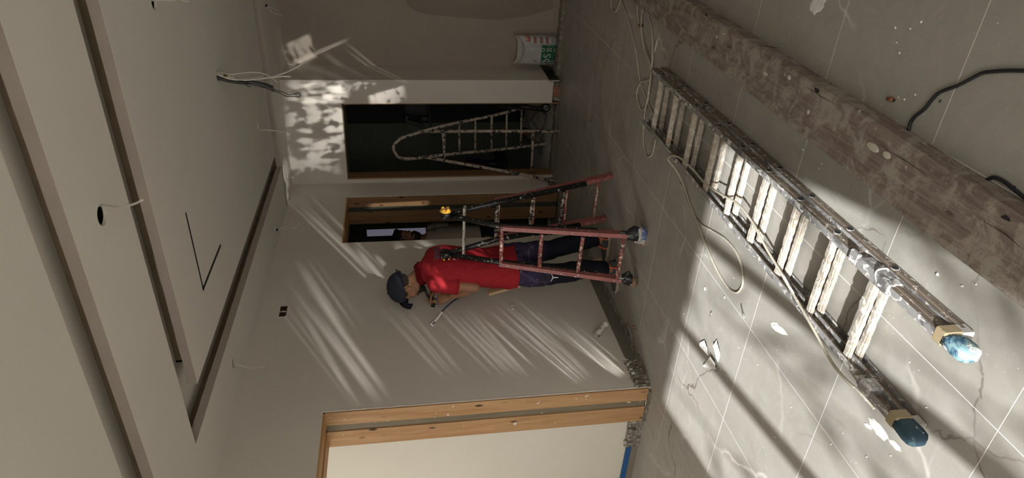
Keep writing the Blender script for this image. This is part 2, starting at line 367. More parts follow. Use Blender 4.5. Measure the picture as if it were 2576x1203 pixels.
def tube(bm, pts, r, seg=8, caps=True):
    pts = [Vector(p) for p in pts]; rr = r if isinstance(r, (list, tuple)) else [r]*len(pts)
    rings = []; prev = None
    for i, p in enumerate(pts):
        d = (pts[min(i+1, len(pts)-1)]-pts[max(i-1, 0)])
        if d.length < 1e-7: d = Vector((0, 0, 1))
        d.normalize()
        if prev is None: _, s, u = basis(d)
        else:
            s = (prev - d*prev.dot(d))
            if s.length < 1e-5: _, s, u = basis(d)
            s.normalize(); u = s.cross(d)
        prev = s
        rings.append([bm.verts.new(p+(s*math.cos(a)+u*math.sin(a))*rr[i]) for a in [2*math.pi*k/seg for k in range(seg)]])
    for A, B in zip(rings, rings[1:]):
        for k in range(seg): bm.faces.new((A[k], A[(k+1)%seg], B[(k+1)%seg], B[k]))
    if caps: bm.faces.new(rings[0][::-1]); bm.faces.new(rings[-1])
def spline(pts, n=6):
    """Catmull-Rom through the points"""
    P = [Vector(p) for p in pts]; P = [P[0]*2-P[1]]+P+[P[-1]*2-P[-2]]; out = []
    for i in range(1, len(P)-2):
        a, b, c, d = P[i-1:i+3]
        for k in range(n):
            t = k/n
            out.append(.5*((2*b)+(c-a)*t+(2*a-5*b+4*c-d)*t*t+(3*b-a-3*c+d)*t**3))
    out.append(P[-2]); return out
def ellipsoid(bm, c, r, rot=None, seg=16, rings=10):
    m = Matrix.Translation(Vector(c)) @ (rot.to_4x4() if rot is not None else Matrix()) @ Matrix.Diagonal((*r, 1))
    bmesh.ops.create_uvsphere(bm, u_segments=seg, v_segments=rings, radius=1, matrix=m)
def loft(bm, rings, caps=True):
    """rings of (centre, half x, half y) stacked upwards, or full point lists"""
    vs = []
    for r in rings:
        if len(r) == 3 and not hasattr(r[1], '__len__'):
            c, a, b = r; pts = [Vector(c)+Vector((a*math.cos(t), b*math.sin(t), 0)) for t in [2*math.pi*k/20 for k in range(20)]]
        else: pts = r
        vs.append([bm.verts.new(p) for p in pts])
    n = len(vs[0])
    for A, B in zip(vs, vs[1:]):
        for k in range(n): bm.faces.new((A[k], A[(k+1)%n], B[(k+1)%n], B[k]))
    if caps: bm.faces.new(vs[0][::-1]); bm.faces.new(vs[-1])
def baked(o):
    dg = bpy.context.evaluated_depsgraph_get(); dg.update()
    return bpy.data.meshes.new_from_object(o.evaluated_get(dg))
def fuse(bm, voxel, smooth=4, fac=.5):
    """overlapping volumes melted into one continuous skin"""
    me = bpy.data.meshes.new('tmp'); bmesh.ops.recalc_face_normals(bm, faces=bm.faces[:]); bm.to_mesh(me); bm.free()
    o = bpy.data.objects.new('tmp', me); COL.objects.link(o)
    m = o.modifiers.new('r', 'REMESH'); m.mode = 'VOXEL'; m.voxel_size = voxel
    if smooth: s = o.modifiers.new('s', 'SMOOTH'); s.iterations = smooth; s.factor = fac
    r = baked(o); bpy.data.objects.remove(o); bpy.data.meshes.remove(me)
    r.name = 'body'; return r
def cut(bm, cutters):
    """boolean difference, for real holes in boards"""
    me = bpy.data.meshes.new('tmp'); bmesh.ops.recalc_face_normals(bm, faces=bm.faces[:]); bm.to_mesh(me); bm.free()
    o = bpy.data.objects.new('tmp', me); COL.objects.link(o); hs = []
    for cb in cutters:
        m2 = bpy.data.meshes.new('cut'); bmesh.ops.recalc_face_normals(cb, faces=cb.faces[:]); cb.to_mesh(m2); cb.free()
        h = bpy.data.objects.new('cut', m2); COL.objects.link(h); hs.append(h)
        m = o.modifiers.new('b', 'BOOLEAN'); m.operation = 'DIFFERENCE'; m.solver = 'EXACT'; m.object = h
    r = baked(o)
    for h in hs+[o]: bpy.data.objects.remove(h)
    return r
def cyl(bm, c, r, h, axis=2, seg=20):
    d = Vector((0, 0, 0)); d[axis] = h/2; tube(bm, [Vector(c)-d, Vector(c)+d], r, seg)
def cylm(*a, **k): bm = BM(); cyl(bm, *a, **k); return bm
def text_bm(s, size, thick=.0008):
    c = bpy.data.curves.new('t', 'FONT'); c.body = s; c.size = size; c.extrude = thick; c.align_x = 'CENTER'; c.align_y = 'CENTER'
    c.resolution_u = 3
    o = bpy.data.objects.new('t', c); COL.objects.link(o); me = baked(o); bpy.data.objects.remove(o); bpy.data.curves.remove(c)
    bm = BM(); bm.from_mesh(me); bpy.data.meshes.remove(me); return bm
def place(bm, c, right, up):
    r = Vector(right).normalized(); u = Vector(up).normalized(); n = r.cross(u)
    m = Matrix((r, u, n)).transposed().to_4x4(); m.translation = Vector(c)
    bmesh.ops.transform(bm, matrix=m, verts=bm.verts); return bm
def project(bm, target, d, lift=.0012):
    """press a print onto a curved surface along direction d"""
    bmesh.ops.triangulate(bm, faces=bm.faces[:])
    bmesh.ops.subdivide_edges(bm, edges=[e for e in bm.edges if e.calc_length() > .02], cuts=2)
    tb = BM(); tb.from_mesh(target); tree = BVHTree.FromBMesh(tb); d = Vector(d).normalized()
    for v in bm.verts:
        h = tree.ray_cast(v.co-d*.6, d)
        if h[0] is not None: v.co = h[0]-d*lift
    tb.free(); return bm
def rough_strip(name, x0, x1, y0, y1, z0, z1, mat, parent=None, n=26, jit=.006, long_axis=0, kind=None):
    """uneven mortar bead: a box whose long faces are broken up"""
    bm = BM(); rows = []
    for i in range(n+1):
        t = i/n
        j = lambda s: (random.random()-.5)*2*jit*s
        if long_axis == 0:
            x = x0+(x1-x0)*t
            ps = [(x, y0+j(1), z0), (x, y0+j(1.2), z0+(z1-z0)*(.75+random.random()*.2)), (x, (y0+y1)/2+j(1), z1+j(.7)), (x, y1+j(1), z1*.9+j(.6)), (x, y1, z0)]
        else:
            y = y0+(y1-y0)*t
            ps = [(x0, y, z0), (x0+j(.3), y, z1+j(1.4)), ((x0+x1)/2+j(.4), y, z1+j(1.2)), (x1+j(1), y, z0+(z1-z0)*(.55+random.random()*.3)), (x1+j(1), y, z0)]
        rows.append([bm.verts.new(p) for p in ps])
    for A, B in zip(rows, rows[1:]):
        for k in range(5): bm.faces.new((A[k], A[(k+1)%5], B[(k+1)%5], B[k]))
    bm.faces.new(rows[0]); bm.faces.new(rows[-1][::-1])
    bmesh.ops.recalc_face_normals(bm, faces=bm.faces[:])
    return obj(name, bm, mat, parent, kind=kind)

XL, YB, ZC, YF = -3.106, 6.25, 2.657, 6.70      # left wall, wall with the dark doorway, lowered ceiling, hall wall
YW0, YW1 = -1.65, -1.53                          # garden wall behind the camera
ZD = 2.122                                       # lintel height of the rough openings
# ================================================================== SETTING
bm = BM(); box(bm, (-5.6, -1.65, -.12), (2.75, 8.3, -.0006))
floor = obj('floor', bm, M['joint'], kind='structure')
PX, PY = .594, .5925
full = BM(); box(full, (-PX/2+.0018, -PY/2+.0018, -.010), (PX/2-.0018, PY/2-.0018, 0))
tile_me = bpy.data.meshes.new('tile'); full.to_mesh(tile_me); full.free(); tile_me.materials.append(M['tile'])
for i in range(-3, 8):
    for j in range(-5, 10):
        x0, x1 = -1.93+(i)*PX, -1.93+(i+1)*PX; y0, y1 = 1.063+(j-1)*PY, 1.063+j*PY
        a, b, c, d = max(x0, XL-.3), min(x1, 2.6), max(y0, YW1), min(y1, 6.335)
        if b-a < .03 or d-c < .03: continue
        if (a, b, c, d) == (x0, x1, y0, y1):
            o = bpy.data.objects.new('tile', tile_me); COL.objects.link(o); o.location = ((x0+x1)/2, (y0+y1)/2, 0)
        else:
            tb = BM(); box(tb, (a+.0018, c+.0018, -.010), (b-.0018, d-.0018, 0)); o = obj('tile', tb, M['tile'])
        o.parent = floor
for (a, b) in (((-5.4, -1.5, -.01), (XL-.302, 8.2, 0)),):
    bm = BM(); box(bm, a, b); obj('passage_floor', bm, M['tile'], floor)
bm = BM(); box(bm, (XL-.3, 6.337, -.01), (2.6, 8.2, -.001)); obj('hall_floor', bm, M['screed'], floor)
rough_strip('mortar_bead', -2.02, 2.0, 6.345, 6.44, -.004, .040, M['screed'], floor, 60, .010)
rough_strip('mortar_bead', -3.05, -2.05, 6.30, 6.40, -.004, .014, M['screed'], floor, 26, .010)
rough_strip('mortar_bead', -3.40, -3.12, 3.06, 3.10, -.004, .010, M['screed'], floor, 12, .006)

# left wall with two openings
D3 = (1.15, 3.095); D2 = (5.092, 5.943)
bm = BM()
for y0, y1, z0, z1 in ((YW0, D3[0], 0, ZC+.12), (D3[0], D3[1], ZD, ZC+.12), (D3[1], D2[0], .0, ZC+.12), (D2[0], D2[1], ZD, ZC+.12), (D2[1], YB+.1, 0, ZC+.12)):
    box(bm, (XL-.30, y0, z0), (XL, y1, z1))
wall_left = obj('wall_left', bm, M['wall'], kind='structure')
# ragged plaster lips along the linings
def lip(parent, p, q, w, out, mat, n=40):
    bm = BM(); p, q = Vector(p), Vector(q); out = Vector(out); side = (q-p).normalized().cross(out).normalized()
    pts = [p.lerp(q, i/n)+side*((random.random()-.5)*w*1.4)+out*random.random()*.002 for i in range(n+1)]
    tube(bm, pts, [w*(.35+random.random()*.45) for _ in pts], 5); return obj('plaster_lip', bm, mat, parent)
lip(wall_left, (XL, 3.097, .02), (XL, 3.097, ZD+.004), .004, (1, 0, 0), M['chips'], 70)
lip(wall_left, (XL, D2[1]+.002, .02), (XL, D2[1]+.002, ZD+.004), .003, (1, 0, 0), M['chips'], 50)
# wall with the dark doorway, 45 cm thick, and the hall wall beyond its end
DX = (-3.066, -2.266)
bm = BM()
for x0, x1, z0, z1, y1 in ((XL, DX[0], 0, ZC+.12, YB+.14), (DX[0], DX[1], ZD, ZC+.12, YF), (DX[1], -2.035, .075, ZC+.12, YF)): box(bm, (x0, YB, z0), (x1, y1, z1))
wall_back = obj('wall_back', bm, M['wall_back'], kind='structure')
rough_strip('exposed_block', -2.25, -2.06, 6.262, 6.42, -.002, .078, M['mortar'], wall_back, 16, .008)
bm = BM(); box(bm, (-2.20, 6.256, .01), (-2.10, 6.27, .07)); obj('brick', bm, plain('orange brick', (.30, .13, .07), .9), wall_back)
bm = BM(); box(bm, (-2.035, YF, -.02), (2.75, YF+.15, ZC+.12)); obj('wall_hall', bm, M['wall_hall'], kind='structure')
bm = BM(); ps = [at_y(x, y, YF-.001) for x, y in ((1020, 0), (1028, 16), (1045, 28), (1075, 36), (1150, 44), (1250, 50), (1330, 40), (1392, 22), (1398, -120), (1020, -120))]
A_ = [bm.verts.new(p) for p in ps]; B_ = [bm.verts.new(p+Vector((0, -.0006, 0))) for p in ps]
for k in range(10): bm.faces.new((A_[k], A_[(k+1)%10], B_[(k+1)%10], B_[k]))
bm.faces.new(B_); bmesh.ops.recalc_face_normals(bm, faces=bm.faces[:]); obj('shade_patch', bm, plaster('olive shade', (.27, .24, .19), .2), bpy.data.objects['wall_hall'])  # soft shade on the hall wall, laid on as a thin darker sheet
bm = BM(); box(bm, (2.6, -1.65, -.02), (2.75, YF, ZC+.12)); obj('wall_right', bm, M['wall'], kind='structure')
# garden wall behind the camera with a three-pane glazed door and a second window
ZH = 2.26; WX = (-2.20, -.405); W2 = (.55, 2.35)
bm = BM()
for x0, x1, z0, z1 in ((XL-.3, WX[0], 0, 2.78), (WX[0], WX[1], ZH, 2.78), (WX[1], W2[0], 0, 2.78), (W2[0], W2[1], ZH, 2.78), (W2[0], W2[1], 0, .35), (W2[1], 2.75, 0, 2.78)):
    box(bm, (x0, YW0, z0), (x1, YW1, z1))
obj('wall_garden', bm, M['wall'], kind='structure')
bm = BM(); box(bm, (WX[0], -1.6, 0), (WX[1], -1.56, .04)); win = obj('window_1', bm, M['frame'], kind='structure')
for x in (-1.575, -.955):
    bm = BM(); box(bm, (x-.036, -1.62, .04), (x+.036, -1.56, ZH)); obj('mullion', bm, M['frame'], win)
bm = BM(); box(bm, (W2[0], -1.6, .35), (W2[1], -1.56, .39)); win2 = obj('window_2', bm, M['frame'], kind='structure')
bm = BM(); box(bm, (1.42, -1.62, .39), (1.48, -1.56, ZH)); obj('mullion', bm, M['frame'], win2)

# ceiling: high board with lowered rafts hung under it, light slots between them
bm = BM(); box(bm, (-5.6, -1.65, 2.764), (2.75, 8.3, 2.9)); ceiling = obj('ceiling', bm, M['ceiling'], kind='structure')
def edge_jag(bm, z, amt=.004):
    for v in bm.verts:
        if abs(v.co.z-z) < 1e-5: v.co.z += (random.random()-.4)*amt
def raft(name, x0, x1, y0, y1, cuts=(), webs=''):
    """a lowered board 45 mm deep with a set-back web above it on its free sides"""
    m = boxm((x0, y0, ZC), (x1, y1, ZC+.0125))
    me = cut(m, list(cuts)) if cuts else m
    o = obj(name, me, M['ceiling'], ceiling)
    r = .08; t = .012
    for w in webs:
        bm = BM()
        if w == 'n': box(bm, (x0+(r if 'l' in webs else 0), y0+r, ZC+.044), (x1, y0+r+t, 2.764))
        if w == 'f': box(bm, (x0+(r if 'l' in webs else 0), y1-r-t, ZC+.044), (x1, y1-r, 2.764))
        if w == 'l': box(bm, (x0+r, y0+(r if 'n' in webs else 0), ZC+.044), (x0+r+t, y1-(r if 'f' in webs else 0), 2.764))
        if w == 'r': box(bm, (x1-r-t, y0, ZC+.044), (x1-r, y1, 2.764))
        obj('raft_web', bm, M['ceiling_web'], o)
        bm = BM(); e = .0126; k_ = .0008; zb = ZC+.0012
        if w == 'n': box(bm, (x0, y0-k_, zb), (x1, y0+e, ZC+.044))
        if w == 'f': box(bm, (x0, y1-e, zb), (x1, y1+k_, ZC+.044))
        if w == 'l': box(bm, (x0-k_, y0, zb), (x0+e, y1, ZC+.044))
        if w == 'r': box(bm, (x1-e, y0, zb), (x1+k_, y1, ZC+.044))
        obj('raft_edge', bm, M['raft_edge'], o)
    # torn board edge on top of the free sides
    for w in webs:
        bm = BM(); n = 90; pts = []
        p, q = {'n': ((x0, y0), (x1, y0)), 'f': ((x0, y1), (x1, y1)), 'l': ((x0, y0), (x0, y1)), 'r': ((x1, y0), (x1, y1))}[w]
        for i in range(n+1):
            s = i/n; pts.append(Vector((p[0]+(q[0]-p[0])*s, p[1]+(q[1]-p[1])*s, ZC+.044+mnoise.noise(Vector((s*40, p[0], p[1])))*.005)))
        off = {'n': (0, .004, 0), 'f': (0, -.004, 0), 'l': (.004, 0, 0), 'r': (-.004, 0, 0)}[w]
        tube(bm, [a+Vector(off) for a in pts], .0038, 4); obj('torn_edge', bm, M['raft_edge'], o)
    return o
M['raft_edge'] = plain('pinkish raw board edge', (.43, .365, .31), .9, 0, .06, 6)
M['ceiling_web'] = plain('brown raw board', (.27, .205, .13), .9, 0, .15, 8)
hole = lambda x, y, r=.036: cylm((x, y, ZC+.01), r, .16, 2, 24)
HB = at_z(257, 541, ZC); HD1 = at_z(588, 913, ZC); HD2 = at_z(690, 578, ZC); HC1 = at_z(648, 318, ZC); HF = at_z(669, 17, ZC); HW = at_z(548, 190, ZC)
HT1 = at_z(391, 3, ZC)
lc = []
for a, b in (((-2.170, 3.109), (-1.690, 3.134)), ((-2.170, 3.109), (-2.145, 3.57))):
    lc.append(boxm((a[0], a[1], ZC-.02), (b[0], b[1], ZC+.10)))
r_in = raft('ceiling_raft', -2.476, 2.3, 2.737, 5.555, [hole(HC1.x, HC1.y), hole(HW.x, HW.y, .034), hole(HT1.x, HT1.y-.02)]+lc, 'nlf')
r_band = raft('ceiling_band', XL, 2.6, 2.06, 2.527, [hole(HB.x, HB.y, .040)], 'nf')
r_left = raft('ceiling_border', XL, -2.690, 2.527, 5.80, [hole(HD1.x, HD1.y, .034), hole(HD2.x, HD2.y, .034)], 'r')
r_far = raft('ceiling_border', XL, 2.6, 5.776, YF, [hole(HF.x, HF.y, .036)], 'n')
r_near = raft('ceiling_panel', XL, 2.6, YW1, 1.853, [], 'f')
for o in (r_in,):
    bm = BM(); box(bm, (-2.1695, 3.1095, ZC+.0015), (-1.6905, 3.1335, ZC+.045)); box(bm, (-2.1695, 3.1095, ZC+.0015), (-2.1455, 3.5695, ZC+.046)); obj('light_groove', bm, M['dark'], o)
for h, r, o in ((HB, .06, r_band), (HD1, .05, r_left), (HD2, .05, r_left), (HC1, .05, r_in), (HW, .05, r_in), (HF, .05, r_far)):
    bm = BM(); cyl(bm, (h.x, h.y, ZC+.085), r*2.2, .012, 2, 20); obj('hole_shade_disc', bm, M['dark'], o)  # black disc paints the darkness inside each hole

# door 3: wide opening in the left wall, lined with two pine boards and a grey strip
X3 = [XL-.002, -3.216, -3.272, -3.408]
def lining(name, y, facing, zb, mats, zt=ZD):
    """jamb lining in the wall thickness at y, looking towards facing (+1 or -1 in y)"""
    root = obj(name, boxm((XL-.30, y, zb), (XL-.002, y+.004*-facing, zb+.01)), M['chip'], kind='structure')
    for k, (nm, dep) in enumerate((('jamb_board', .012), ('grey_strip', .004), ('jamb_board', .012))):
        a, b = X3[k], X3[k+1]
        obj(nm, boxm((a-.001, y, zb+random.random()*.01), (b+.001, y+facing*dep, zt), .001), mats[k], root)
    return root
d3 = lining('door_3', 3.095, -1, .015, [M['pine'], M['chip'], M['pine']])
for k, nm in ((0, 'head_board'), (1, 'grey_strip'), (2, 'head_board')):
    obj(nm, boxm((X3[k]-.001, D3[0], ZD-(.012 if k != 1 else .003)), (X3[k+1]+.001, 3.095, ZD+.01), .001), M['pine_head'] if k != 1 else M['chip'], d3)
M['chip_shaded'] = plain('shaded groove board', (.05, .05, .036), .8, 0, .2, 10)  # darker copy of the groove board, door shade put into its colour
d2 = lining('door_2', D2[1], -1, .0, [M['pine_shaded'], M['chip_shaded'], M['pine_shaded']])
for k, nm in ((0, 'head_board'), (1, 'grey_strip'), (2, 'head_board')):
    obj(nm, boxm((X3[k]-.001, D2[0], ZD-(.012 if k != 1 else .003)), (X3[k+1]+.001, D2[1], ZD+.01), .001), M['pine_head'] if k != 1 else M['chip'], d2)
d1 = obj('door_1', boxm((DX[0], YB, ZD-.01), (DX[1], YF, ZD)), M['chip'], kind='structure')
obj('jamb_board', boxm((DX[0], YB+.005, .0), (DX[0]+.014, YB+.139, ZD-.01), .001), M['pine_shaded'], d1)
obj('jamb_board', boxm((DX[1]-.012, YB+.005, .0), (DX[1], YB+.27, ZD-.01), .001), M['pine_shaded'], d1)

# passage beyond door 3, room beyond door 2, dark room beyond door 1
bm = BM(); box(bm, (-5.5, 3.105, 0), (XL-.30, 3.26, 2.78)); obj('wall_passage', bm, M['passage'], kind='structure')
bm = BM(); box(bm, (-5.55, YW0, 0), (-5.4, 8.3, 2.78)); obj('wall_passage', bm, M['passage'], kind='structure')
bm = BM(); box(bm, (-5.5, YW0, 0), (XL-.30, YW1, 2.78)); obj('wall_passage', bm, M['passage'], kind='structure')
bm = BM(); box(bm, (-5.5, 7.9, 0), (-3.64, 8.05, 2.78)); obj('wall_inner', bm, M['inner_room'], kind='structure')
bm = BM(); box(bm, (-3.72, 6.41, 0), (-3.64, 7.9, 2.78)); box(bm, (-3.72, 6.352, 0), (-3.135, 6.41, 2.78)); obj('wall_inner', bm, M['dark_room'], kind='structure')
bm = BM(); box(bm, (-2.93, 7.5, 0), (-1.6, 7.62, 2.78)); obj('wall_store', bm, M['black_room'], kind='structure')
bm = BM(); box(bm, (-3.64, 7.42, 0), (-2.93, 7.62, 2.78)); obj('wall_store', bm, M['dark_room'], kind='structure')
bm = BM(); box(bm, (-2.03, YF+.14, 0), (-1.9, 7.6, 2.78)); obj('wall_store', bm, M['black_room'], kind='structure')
# daylit window seen over the man's head through door 2
p0 = at_y(920, 592, 7.895); p1 = at_y(1110, 564, 7.895)
wm = bpy.data.materials.new('daylit blind'); wm.use_nodes = True; nt = wm.node_tree; e = node(nt, 'ShaderNodeEmission')
tex = node(nt, 'ShaderNodeTexNoise'); tex.inputs['Scale'].default_value = 4
rp = node(nt, 'ShaderNodeValToRGB'); nt.links.new(tex.outputs[0], rp.inputs[0])
rp.color_ramp.elements[0].color = (.20, .20, .34, 1); rp.color_ramp.elements[1].color = (.36, .33, .36, 1)
nt.links.new(rp.outputs[0], e.inputs[0]); e.inputs[1].default_value = .36
nt.links.new(e.outputs[0], nt.nodes['Material Output'].inputs[0])
w4 = obj('window_3', boxm((p0.x-.05, 7.87, .92), (p1.x+.35, 7.897, p0.z+.02)), M['frame'], kind='structure')
obj('pane', boxm((p0.x, 7.862, .98), (p1.x+.30, 7.869, p0.z-.02)), wm, w4)

# skirtings
sk = obj('baseboard_left', boxm((XL, 3.36, 0), (XL+.004, 5.09, .086)), M['mortar'], kind='structure')
for a, b in ((3.37, 3.655), (3.658, 4.05), (4.053, 4.262), (4.265, 4.70), (4.703, 5.085)):
    obj('skirting_tile', boxm((XL+.002, a, .001), (XL+.0105, b, .0885), .0008), M['skirt'], sk)
rough_strip('broken_plaster', XL-.001, XL+.010, 3.10, 3.36, .0, .105, M['mortar'], wall_left, 18, .008, 1)
rough_strip('broken_plaster', XL-.001, XL+.006, 3.22, 3.40, .07, .098, M['chips'], wall_left, 14, .006, 1)
rough_strip('mortar_bead', XL+.008, XL+.05, 3.2, 5.0, -.002, .007, M['screed'], floor, 60, .006, 1)
rough_strip('broken_plaster', XL-.001, XL+.008, 5.95, 6.25, 0, .07, M['mortar'], wall_left, 14, .008, 1)
gb = obj('baseboard_hall', boxm((-2.035, 6.21, .030), (-2.022, 6.70, .128)), M['granite'], kind='structure')
obj('cut_edge', boxm((-2.036, 6.205, .032), (-2.021, 6.2102, .128)), M['granite_edge'], gb)
obj('cut_edge', boxm((-2.036, 6.205, .1282), (-2.0205, 6.70, .1335)), M['granite_edge'], gb)
pb = obj('baseboard_passage', boxm((-5.0, 3.092, 0), (-3.66, 3.104, .088)), M['skirt'], kind='structure')
rough_strip('broken_plaster', -3.66, -3.41, 3.083, 3.104, 0, .112, M['mortar'], pb, 16, .008)
tp = boxm((-5.0, 3.0895, .050), (-3.675, 3.0925, .0895)); obj('masking_tape', tp, M['tape'], pb)

# ================================================================== CEILING SERVICES
def cable(bm, pts, r, n=6, seg=7): tube(bm, spline(pts, n), r, seg)
def hang(name, label, pts, r, mat, group=None, cat='cable'):
    bm = BM(); cable(bm, pts, r); return single(name, bm, mat, label, cat, group, True)
v = lambda *p: Vector(p)
# downlight hole with thick white cable on the lowered band
e = at_y(358, 503, 2.16)
hang('ceiling_cable', 'thick white cable curving out of the round hole nearest the camera', [v(HB.x+.02, HB.y+.03, ZC+.07), v(HB.x+.027, HB.y+.022, ZC-.01), at_y(300, 521, 2.24), at_y(335, 514, 2.2), e], .0042, M['cable_w'])
hang('ceiling_cable', 'thin grey cable hanging from the hole over the wide timber doorway', [v(HD1.x, HD1.y, ZC+.07), v(HD1.x, HD1.y+.005, ZC), at_y(597, 917, HD1.y-.01), at_y(620, 924, HD1.y-.02), at_y(640, 926, HD1.y-.03), at_y(664, 923, HD1.y-.04)], .0028, M['cable_w'])
t2 = thing('ceiling_cable', 'pair of thin wires with a black connector hanging near the left wall corner', 'cable', HD2)
for pts in ([v(HD2.x, HD2.y, ZC+.05), at_y(690, 583, HD2.y), at_y(698, 578, HD2.y), at_y(715, 571, HD2.y), at_y(738, 562, HD2.y)], [v(HD2.x, HD2.y, ZC+.05), at_y(690, 583, HD2.y), at_y(700, 579, HD2.y), at_y(735, 574, HD2.y), at_y(745, 571, HD2.y), at_y(754, 563, HD2.y)]):
    bm = BM(); cable(bm, pts, .0022); obj('wire', bm, M['cable_w'], t2, True)
c0, c1 = at_y(695, 579, HD2.y), at_y(700, 577.5, HD2.y)
bm = BM(); tube(bm, [c0, c1], .010, 8); obj('connector', bm, M['cable_k'], t2)
t2 = thing('ceiling_cable', 'two thin pale wires hanging from the far hole above the dark doorway', 'cable', HC1)
for pts in ([v(HC1.x, HC1.y, ZC+.05), at_y(650, 326, HC1.y), at_y(680, 327, HC1.y), at_y(706, 332, HC1.y)], [v(HC1.x, HC1.y, ZC+.05), at_y(651, 326, HC1.y), at_y(665, 328, HC1.y), at_y(688, 329, HC1.y), at_y(732, 335, HC1.y)]):
    bm = BM(); cable(bm, pts, .0025); obj('wire', bm, M['cable_w'], t2, True)
t2 = thing('ceiling_cable', 'two short thin wires hanging from the hole by the hall wall', 'cable', HF)
for pts in ([v(HF.x, HF.y, ZC+.04), at_y(670, 19, HF.y), at_y(685, 30, HF.y), at_y(710, 39, HF.y)], [v(HF.x, HF.y, ZC+.04), at_y(671, 17, HF.y), at_y(688, 22, HF.y), at_y(700, 29, HF.y)]):
    bm = BM(); cable(bm, pts, .0022); obj('wire', bm, M['cable_w'], t2, True)
c0 = at_y(668, 14, HF.y); bm = BM(); ellipsoid(bm, c0, (.012, .012, .018)); obj('connector', bm, M['cable_k'], t2, True)
GL = at_z(557, 614, ZC)
hang('ceiling_cable', 'short cable stub poking out of the black groove in the ceiling', [v(GL.x, GL.y-.01, ZC+.05), v(GL.x, GL.y-.01, ZC), at_y(564, 629, GL.y-.01), at_y(576, 634, GL.y-.01)], .0034, M['cable_f'])
hang('ceiling_cable', 'pale wire hanging at the top edge of the photo from the inner ceiling', [v(HT1.x+.0, HT1.y-.02, ZC+.05), at_y(405, 0, HT1.y-.01), at_y(430, 2, HT1.y-.02), at_y(447, -1, HT1.y-.03), at_y(474, 4, HT1.y-.05)], .0028, M['cable_w'])
# bundle of cables
YH = HW.y
t2 = thing('cable_bundle', 'bundle of white and dark cables hanging out of one ceiling hole', 'cable bundle', HW)
def bundle(nm, pts, r, mat, off=0.0):
    P = [v(HW.x, YH, ZC+.06)]+[at_y(x, y, YH+off) for x, y in pts]; bm = BM(); cable(bm, P, r); return obj(nm, bm, mat, t2, True)
bundle('white_cable', [(546, 184), (565, 190), (600, 199), (632, 198), (660, 193), (663, 192)], .0048, M['cable_w'], .01)
bundle('white_cable', [(546, 188), (575, 198), (610, 202), (650, 199), (690, 194), (710, 192.5), (731, 193)], .0048, M['cable_w'], -.012)
bundle('white_cable', [(546, 187), (580, 197), (640, 200), (685, 193), (720, 182), (745, 170), (762, 158)], .0042, M['cable_w'], .0)
bundle('white_cable', [(547, 181), (580, 187), (620, 183), (650, 183), (678, 192), (699, 209)], .0036, M['cable_w'], .03)
bundle('black_cable', [(546, 186), (572, 194), (610, 201), (660, 210), (688, 219)], .0065, M['cable_k'], .012)
bundle('grey_duct', [(547, 196), (575, 204), (612, 209), (630, 207), (660, 214), (690, 228)], .0098, M['cable_g'], -.004)
bundle('loop_wire', [(690, 226), (712, 232), (730, 239), (748, 234), (756, 238), (752, 244.5), (740, 243), (720, 242), (705, 234), (688, 229)], .0024, M['cable_k'], -.004)
bundle('cable_tie', [(620, 206), (618, 212), (622, 216), (631, 219)], .0028, M['cable_k'], -.018)
a, b = at_y(562, 190, YH-.004), at_y(571, 193, YH-.004); bm = BM(); tube(bm, [a, b], .011, 8); obj('yellow_tape', bm, spatter('yellow black tape', (.55, .45, .05), (.02, .02, .01), .5, 90), t2)

# ================================================================== LEFT WALL FITTINGS
t2 = thing('socket_box', 'pair of ragged socket holes with dark red boxes high on the left wall', 'wall box', at_x(712, 784, XL))
for (x0, y0, x1, y1) in ((706, 771, 722, 783), (703, 786, 719, 797)):
    A, B = at_x(x0, y0, XL), at_x(x1, y1, XL); cyy, czz = (A.y+B.y)/2, (A.z+B.z)/2; hy, hz = abs(A.y-B.y)/2, abs(A.z-B.z)/2
    def ragged(k_, x_, jit, nm, mat, sd):
        bm = BM(); ps = []
        for i in range(24):
            q = 2*math.pi*i/24; r_ = 1/max(abs(math.cos(q)), abs(math.sin(q))); j_ = 1+jit*mnoise.noise(Vector((q*2.2, sd, y0)))
            ps.append((cyy+hy*k_*r_*math.cos(q)*j_, czz+hz*k_*r_*math.sin(q)*j_))
        lo = [bm.verts.new((XL, *p)) for p in ps]; hi = [bm.verts.new((XL+x_, *p)) for p in ps]
        for i in range(24): bm.faces.new((lo[i], lo[(i+1)%24], hi[(i+1)%24], hi[i]))
        bm.faces.new(hi); bmesh.ops.recalc_face_normals(bm, faces=bm.faces[:]); return obj(nm, bm, mat, t2)
    ragged(1.12, .0012, .5, 'torn_rim', M['chips'], 1.0); ragged(.95, .0020, .35, 'box', M['box_red'], 4.0); ragged(.55, .0028, .5, 'hole', M['dark'], 8.0)
hang('bent_cable', 'navy cable with plaster blobs bending out of the left wall', [at_x(1084, 820, XL), at_x(1092, 812, XL+.02), at_x(1110, 786, XL+.06), at_x(1140, 758, XL+.13), at_x(1165, 744, XL+.20), at_x(1185, 733, XL+.26)], .0062, M['cable_b'])
bm = BM(); tube(bm, [at_x(1085, 819, XL), at_x(1092, 811, XL+.020), at_x(1103, 797, XL+.045), at_x(1112, 785, XL+.064)], [.016, .0085, .0085, .0068], 8); single('plaster_plug', bm, M['chips'], 'white plaster plug where the navy cable leaves the wall', 'plaster plug')
t2 = thing('conduit_stub', 'stubby white plastered conduit sticking out low on the left wall', 'conduit', at_x(1502, 842, XL))
bm = BM(); tube(bm, [at_x(1500, 845, XL), at_x(1512, 828, XL+.05), at_x(1523, 816, XL+.085)], [.026, .021, .022], 10); obj('pipe', bm, spatter('plastered conduit', (.56, .54, .49), (.16, .14, .12), .56, 40, .8), t2, True)
